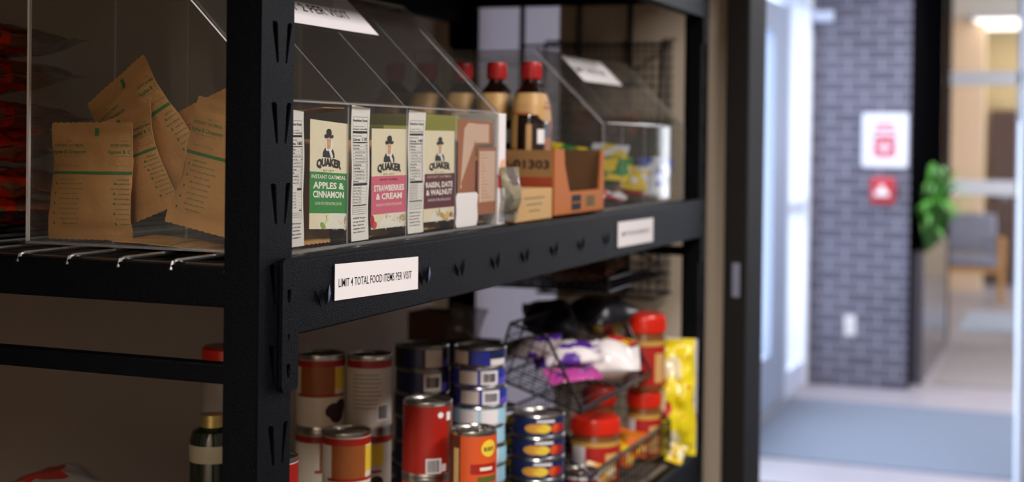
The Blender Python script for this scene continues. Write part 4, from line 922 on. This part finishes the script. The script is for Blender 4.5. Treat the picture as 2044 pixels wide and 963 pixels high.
# ------------------------------------------------------------------ the hall
t = thing('fire_sign', 'square white sign with a red symbol on the dark brick pier', 'sign', (-.37, 9.28, 1.42))
k = MB(); mx = Matrix.Translation((-.512, 9.276, 1.415)) @ MXZ; r = .02
outl = []
for cx, cy, a0 in ((.285 - r, .345 - r, 0), (r, .345 - r, 90), (r, r, 180), (.285 - r, r, 270)):
    for q in range(0, 91, 15): outl.append((cx + r * math.cos(math.radians(a0 + q)), cy + r * math.sin(math.radians(a0 + q))))
k.prism(outl, .008, mat('sign_white', '#e8e6f2', .4), mx); wbuild(k, 'plate', t, smooth=False)
SR = mat('sign_red', '#d2364a', .45); k = MB(); cv = Canvas(k, lambda u, v, h: (-.512 + u, 9.2676 - h, 1.415 + v), .0004)
for (a, b, c, d) in ((.075, .075, .090, .21), (.195, .075, .210, .21), (.075, .065, .210, .08), (.075, .175, .21, .20)): cv.rect(a, b, c, d, SR, 1)
cv.ell(.1425, .125, .052, .05, SR, 1.5, 24); cv.ell(.1425, .125, .026, .025, mat('sign_white', '#e8e6f2', .4), 2, 20)
cv.rect(.085, .262, .2, .282, SR, 1); cv.rect(.075, .225, .21, .243, SR, 1)
wbuild(k, 'symbol', t, smooth=False)
t = thing('alarm_pull_station', 'red fire alarm pull box on the brick pier below the white sign', 'alarm box', (-.378, 9.28, 1.18))
AR = mat('alarm_red', '#c0202e', .35); k = MB(); k.box((-.448, 9.225, 1.185), (-.306, 9.2795, 1.347), AR); wbuild(k, 'housing', t, bevel=.008)
k = MB(); k.box((-.422, 9.208, 1.232), (-.332, 9.224, 1.262), PAPER); k.box((-.395, 9.210, 1.262), (-.360, 9.224, 1.30), PAPER); wbuild(k, 'handle', t, bevel=.004)
t = thing('door_closer', 'pale metal door closer box high on the brick pier beside the entrance', 'door closer', (-.76, 9.28, 2.36))
k = MB(); k.box((-.835, 9.215, 2.345), (-.700, 9.2795, 2.415), ALU); wbuild(k, 'housing', t, bevel=.008)
k = MB(); k.tube([(-.82, 9.235, 2.42), (-.845, 9.15, 2.425), (-.85, 9.05, 2.425)], .012, ALU, 8); wbuild(k, 'arm', t)
t = thing('outlet_plate', 'small white outlet plate low on the brick pier', 'outlet', (-.57, 9.28, .42)); k = MB(); k.box((-.605, 9.272, .33), (-.535, 9.2795, .46), PWHITE)
for z in (.37, .42): k.box((-.585, 9.270, z - .012), (-.555, 9.2725, z + .012), PGREY)
wbuild(k, 'plate', t, bevel=.002)
# long planter with a leafy plant against the side of the pier
t = thing('potted_plant', 'leafy green plant in a long grey planter along the side of the brick pier', 'plant', (-.14, 10.4, 0))
PL = mat('planter_grey', '#5f5962', .2); k = MB(); k.box((-.212, 9.55, 0.0), (-.145, 11.35, .86), PL); k.box((-.205, 9.57, .8601), (-.152, 11.33, .861), mat('potting_soil', '#2a1c12', .9)); wbuild(k, 'planter', t, smooth=False, bevel=.004)
LEAF = mat('leaf_green', '#4c8a34', .45, var=.2, vscale=8); rr = random.Random(5); k = MB(); ks = MB()
for i in range(64):
    a = rr.uniform(-.5 * PI, .5 * PI) if i % 3 else rr.choice((-PI / 2, PI / 2)) + rr.uniform(-.1, .1); L = rr.uniform(.28, .50); up = rr.uniform(.5, 1.0); pts = []; y0 = rr.uniform(-.75, -.35)
    for j in range(7):
        s = j / 6; rad = L * s * (1.0 - .55 * up); z = .86 + L * up * 1.25 * math.sin(s * PI * .62) - .22 * s * s * (1 - up); pts.append(Vector((max(-.06, rad * math.cos(a)), y0 + rad * math.sin(a), z)))
    sd = Vector((-math.sin(a), math.cos(a), 0)); wd = [.004, .020, .030, .030, .024, .014, .002]; vs = []
    for p, q in zip(pts, wd): vs += [p - sd * q, p + Vector((0, 0, q * .35)), p + sd * q]
    vs = [Vector((max(-.066, v.x), v.y, v.z)) for v in vs]
    k.add(vs, [(j * 3 + c, j * 3 + c + 1, j * 3 + c + 4, j * 3 + c + 3) for j in range(6) for c in (0, 1)], LEAF)
    ks.tube(pts[:4], .004, LEAF, 5)
k.build('foliage', t); ks.build('stems', t)
# chair in the far room
WOOD = mat('light_oak', '#c08a48', .45, var=.1, vscale=15); UPH = mat('grey_upholstery', '#7e7f92', .85, bump=.3, bscale=300)
t = thing('armchair', 'grey upholstered armchair with pale wooden arms and legs in the far room', 'chair', (-.20, 14.9, 0), .10)
def ch(nm, bx, m, bv=.006):
    k = MB()
    for a, b in bx: k.box(a, b, m)
    return k.build(nm, t, bevel=bv)
ch('seat', [((-.24, -.25, .36), (.24, .22, .46))], UPH, .03); ch('backrest', [((-.24, .16, .47), (.24, .25, .87))], UPH, .03)
for sx in (-1, 1):
    for y in (-.24, .20): ch('leg', [((sx * .285 - .022, y, 0), (sx * .285 + .022, y + .045, .60 if y < 0 else .60))], WOOD)
    ch('armrest', [((sx * .285 - .03, -.27, .60), (sx * .285 + .03, .27, .635))], WOOD, .008)
ch('rail', [((-.28, -.22, .30), (.28, -.19, .36)), ((-.28, .19, .30), (.28, .22, .36))], WOOD)
t = thing('tall_cabinet', 'tall dark brown cabinet against the far yellow wall', 'cabinet', (.02, 16.9, 0))
CB = mat('dark_walnut', '#4a2a20', .5, var=.1, vscale=6); k = MB(); k.box((-.14, 16.7, 0), (.20, 17.18, 1.95), CB); wbuild(k, 'body', t, bevel=.006)
for x in (-.13, .035):
    k = MB(); k.box((x, 16.68, .06), (x + .155, 16.7, 1.90), CB); d = wbuild(k, 'door', t, bevel=.004); q = MB(); q.tube([(x + (.135 if x < 0 else .02), 16.672, .95), (x + (.135 if x < 0 else .02), 16.672, 1.1)], .006, ALU, 8); q.build('handle', d)
t = thing('ceiling_light', 'white ceiling light panel glowing in the far room', 'ceiling light', (.25, 16.2, 2.9))
k = MB(); k.box((-.28, 15.4, 2.862), (.9, 16.9, 2.8995), ALU); wbuild(k, 'frame', t, bevel=.003)
k = MB(); k.box((-.24, 15.44, 2.856), (.86, 16.86, 2.8615), mat('lamp_panel', '#fff6e6', .5, emit=2.5)); wbuild(k, 'diffuser', t, smooth=False)
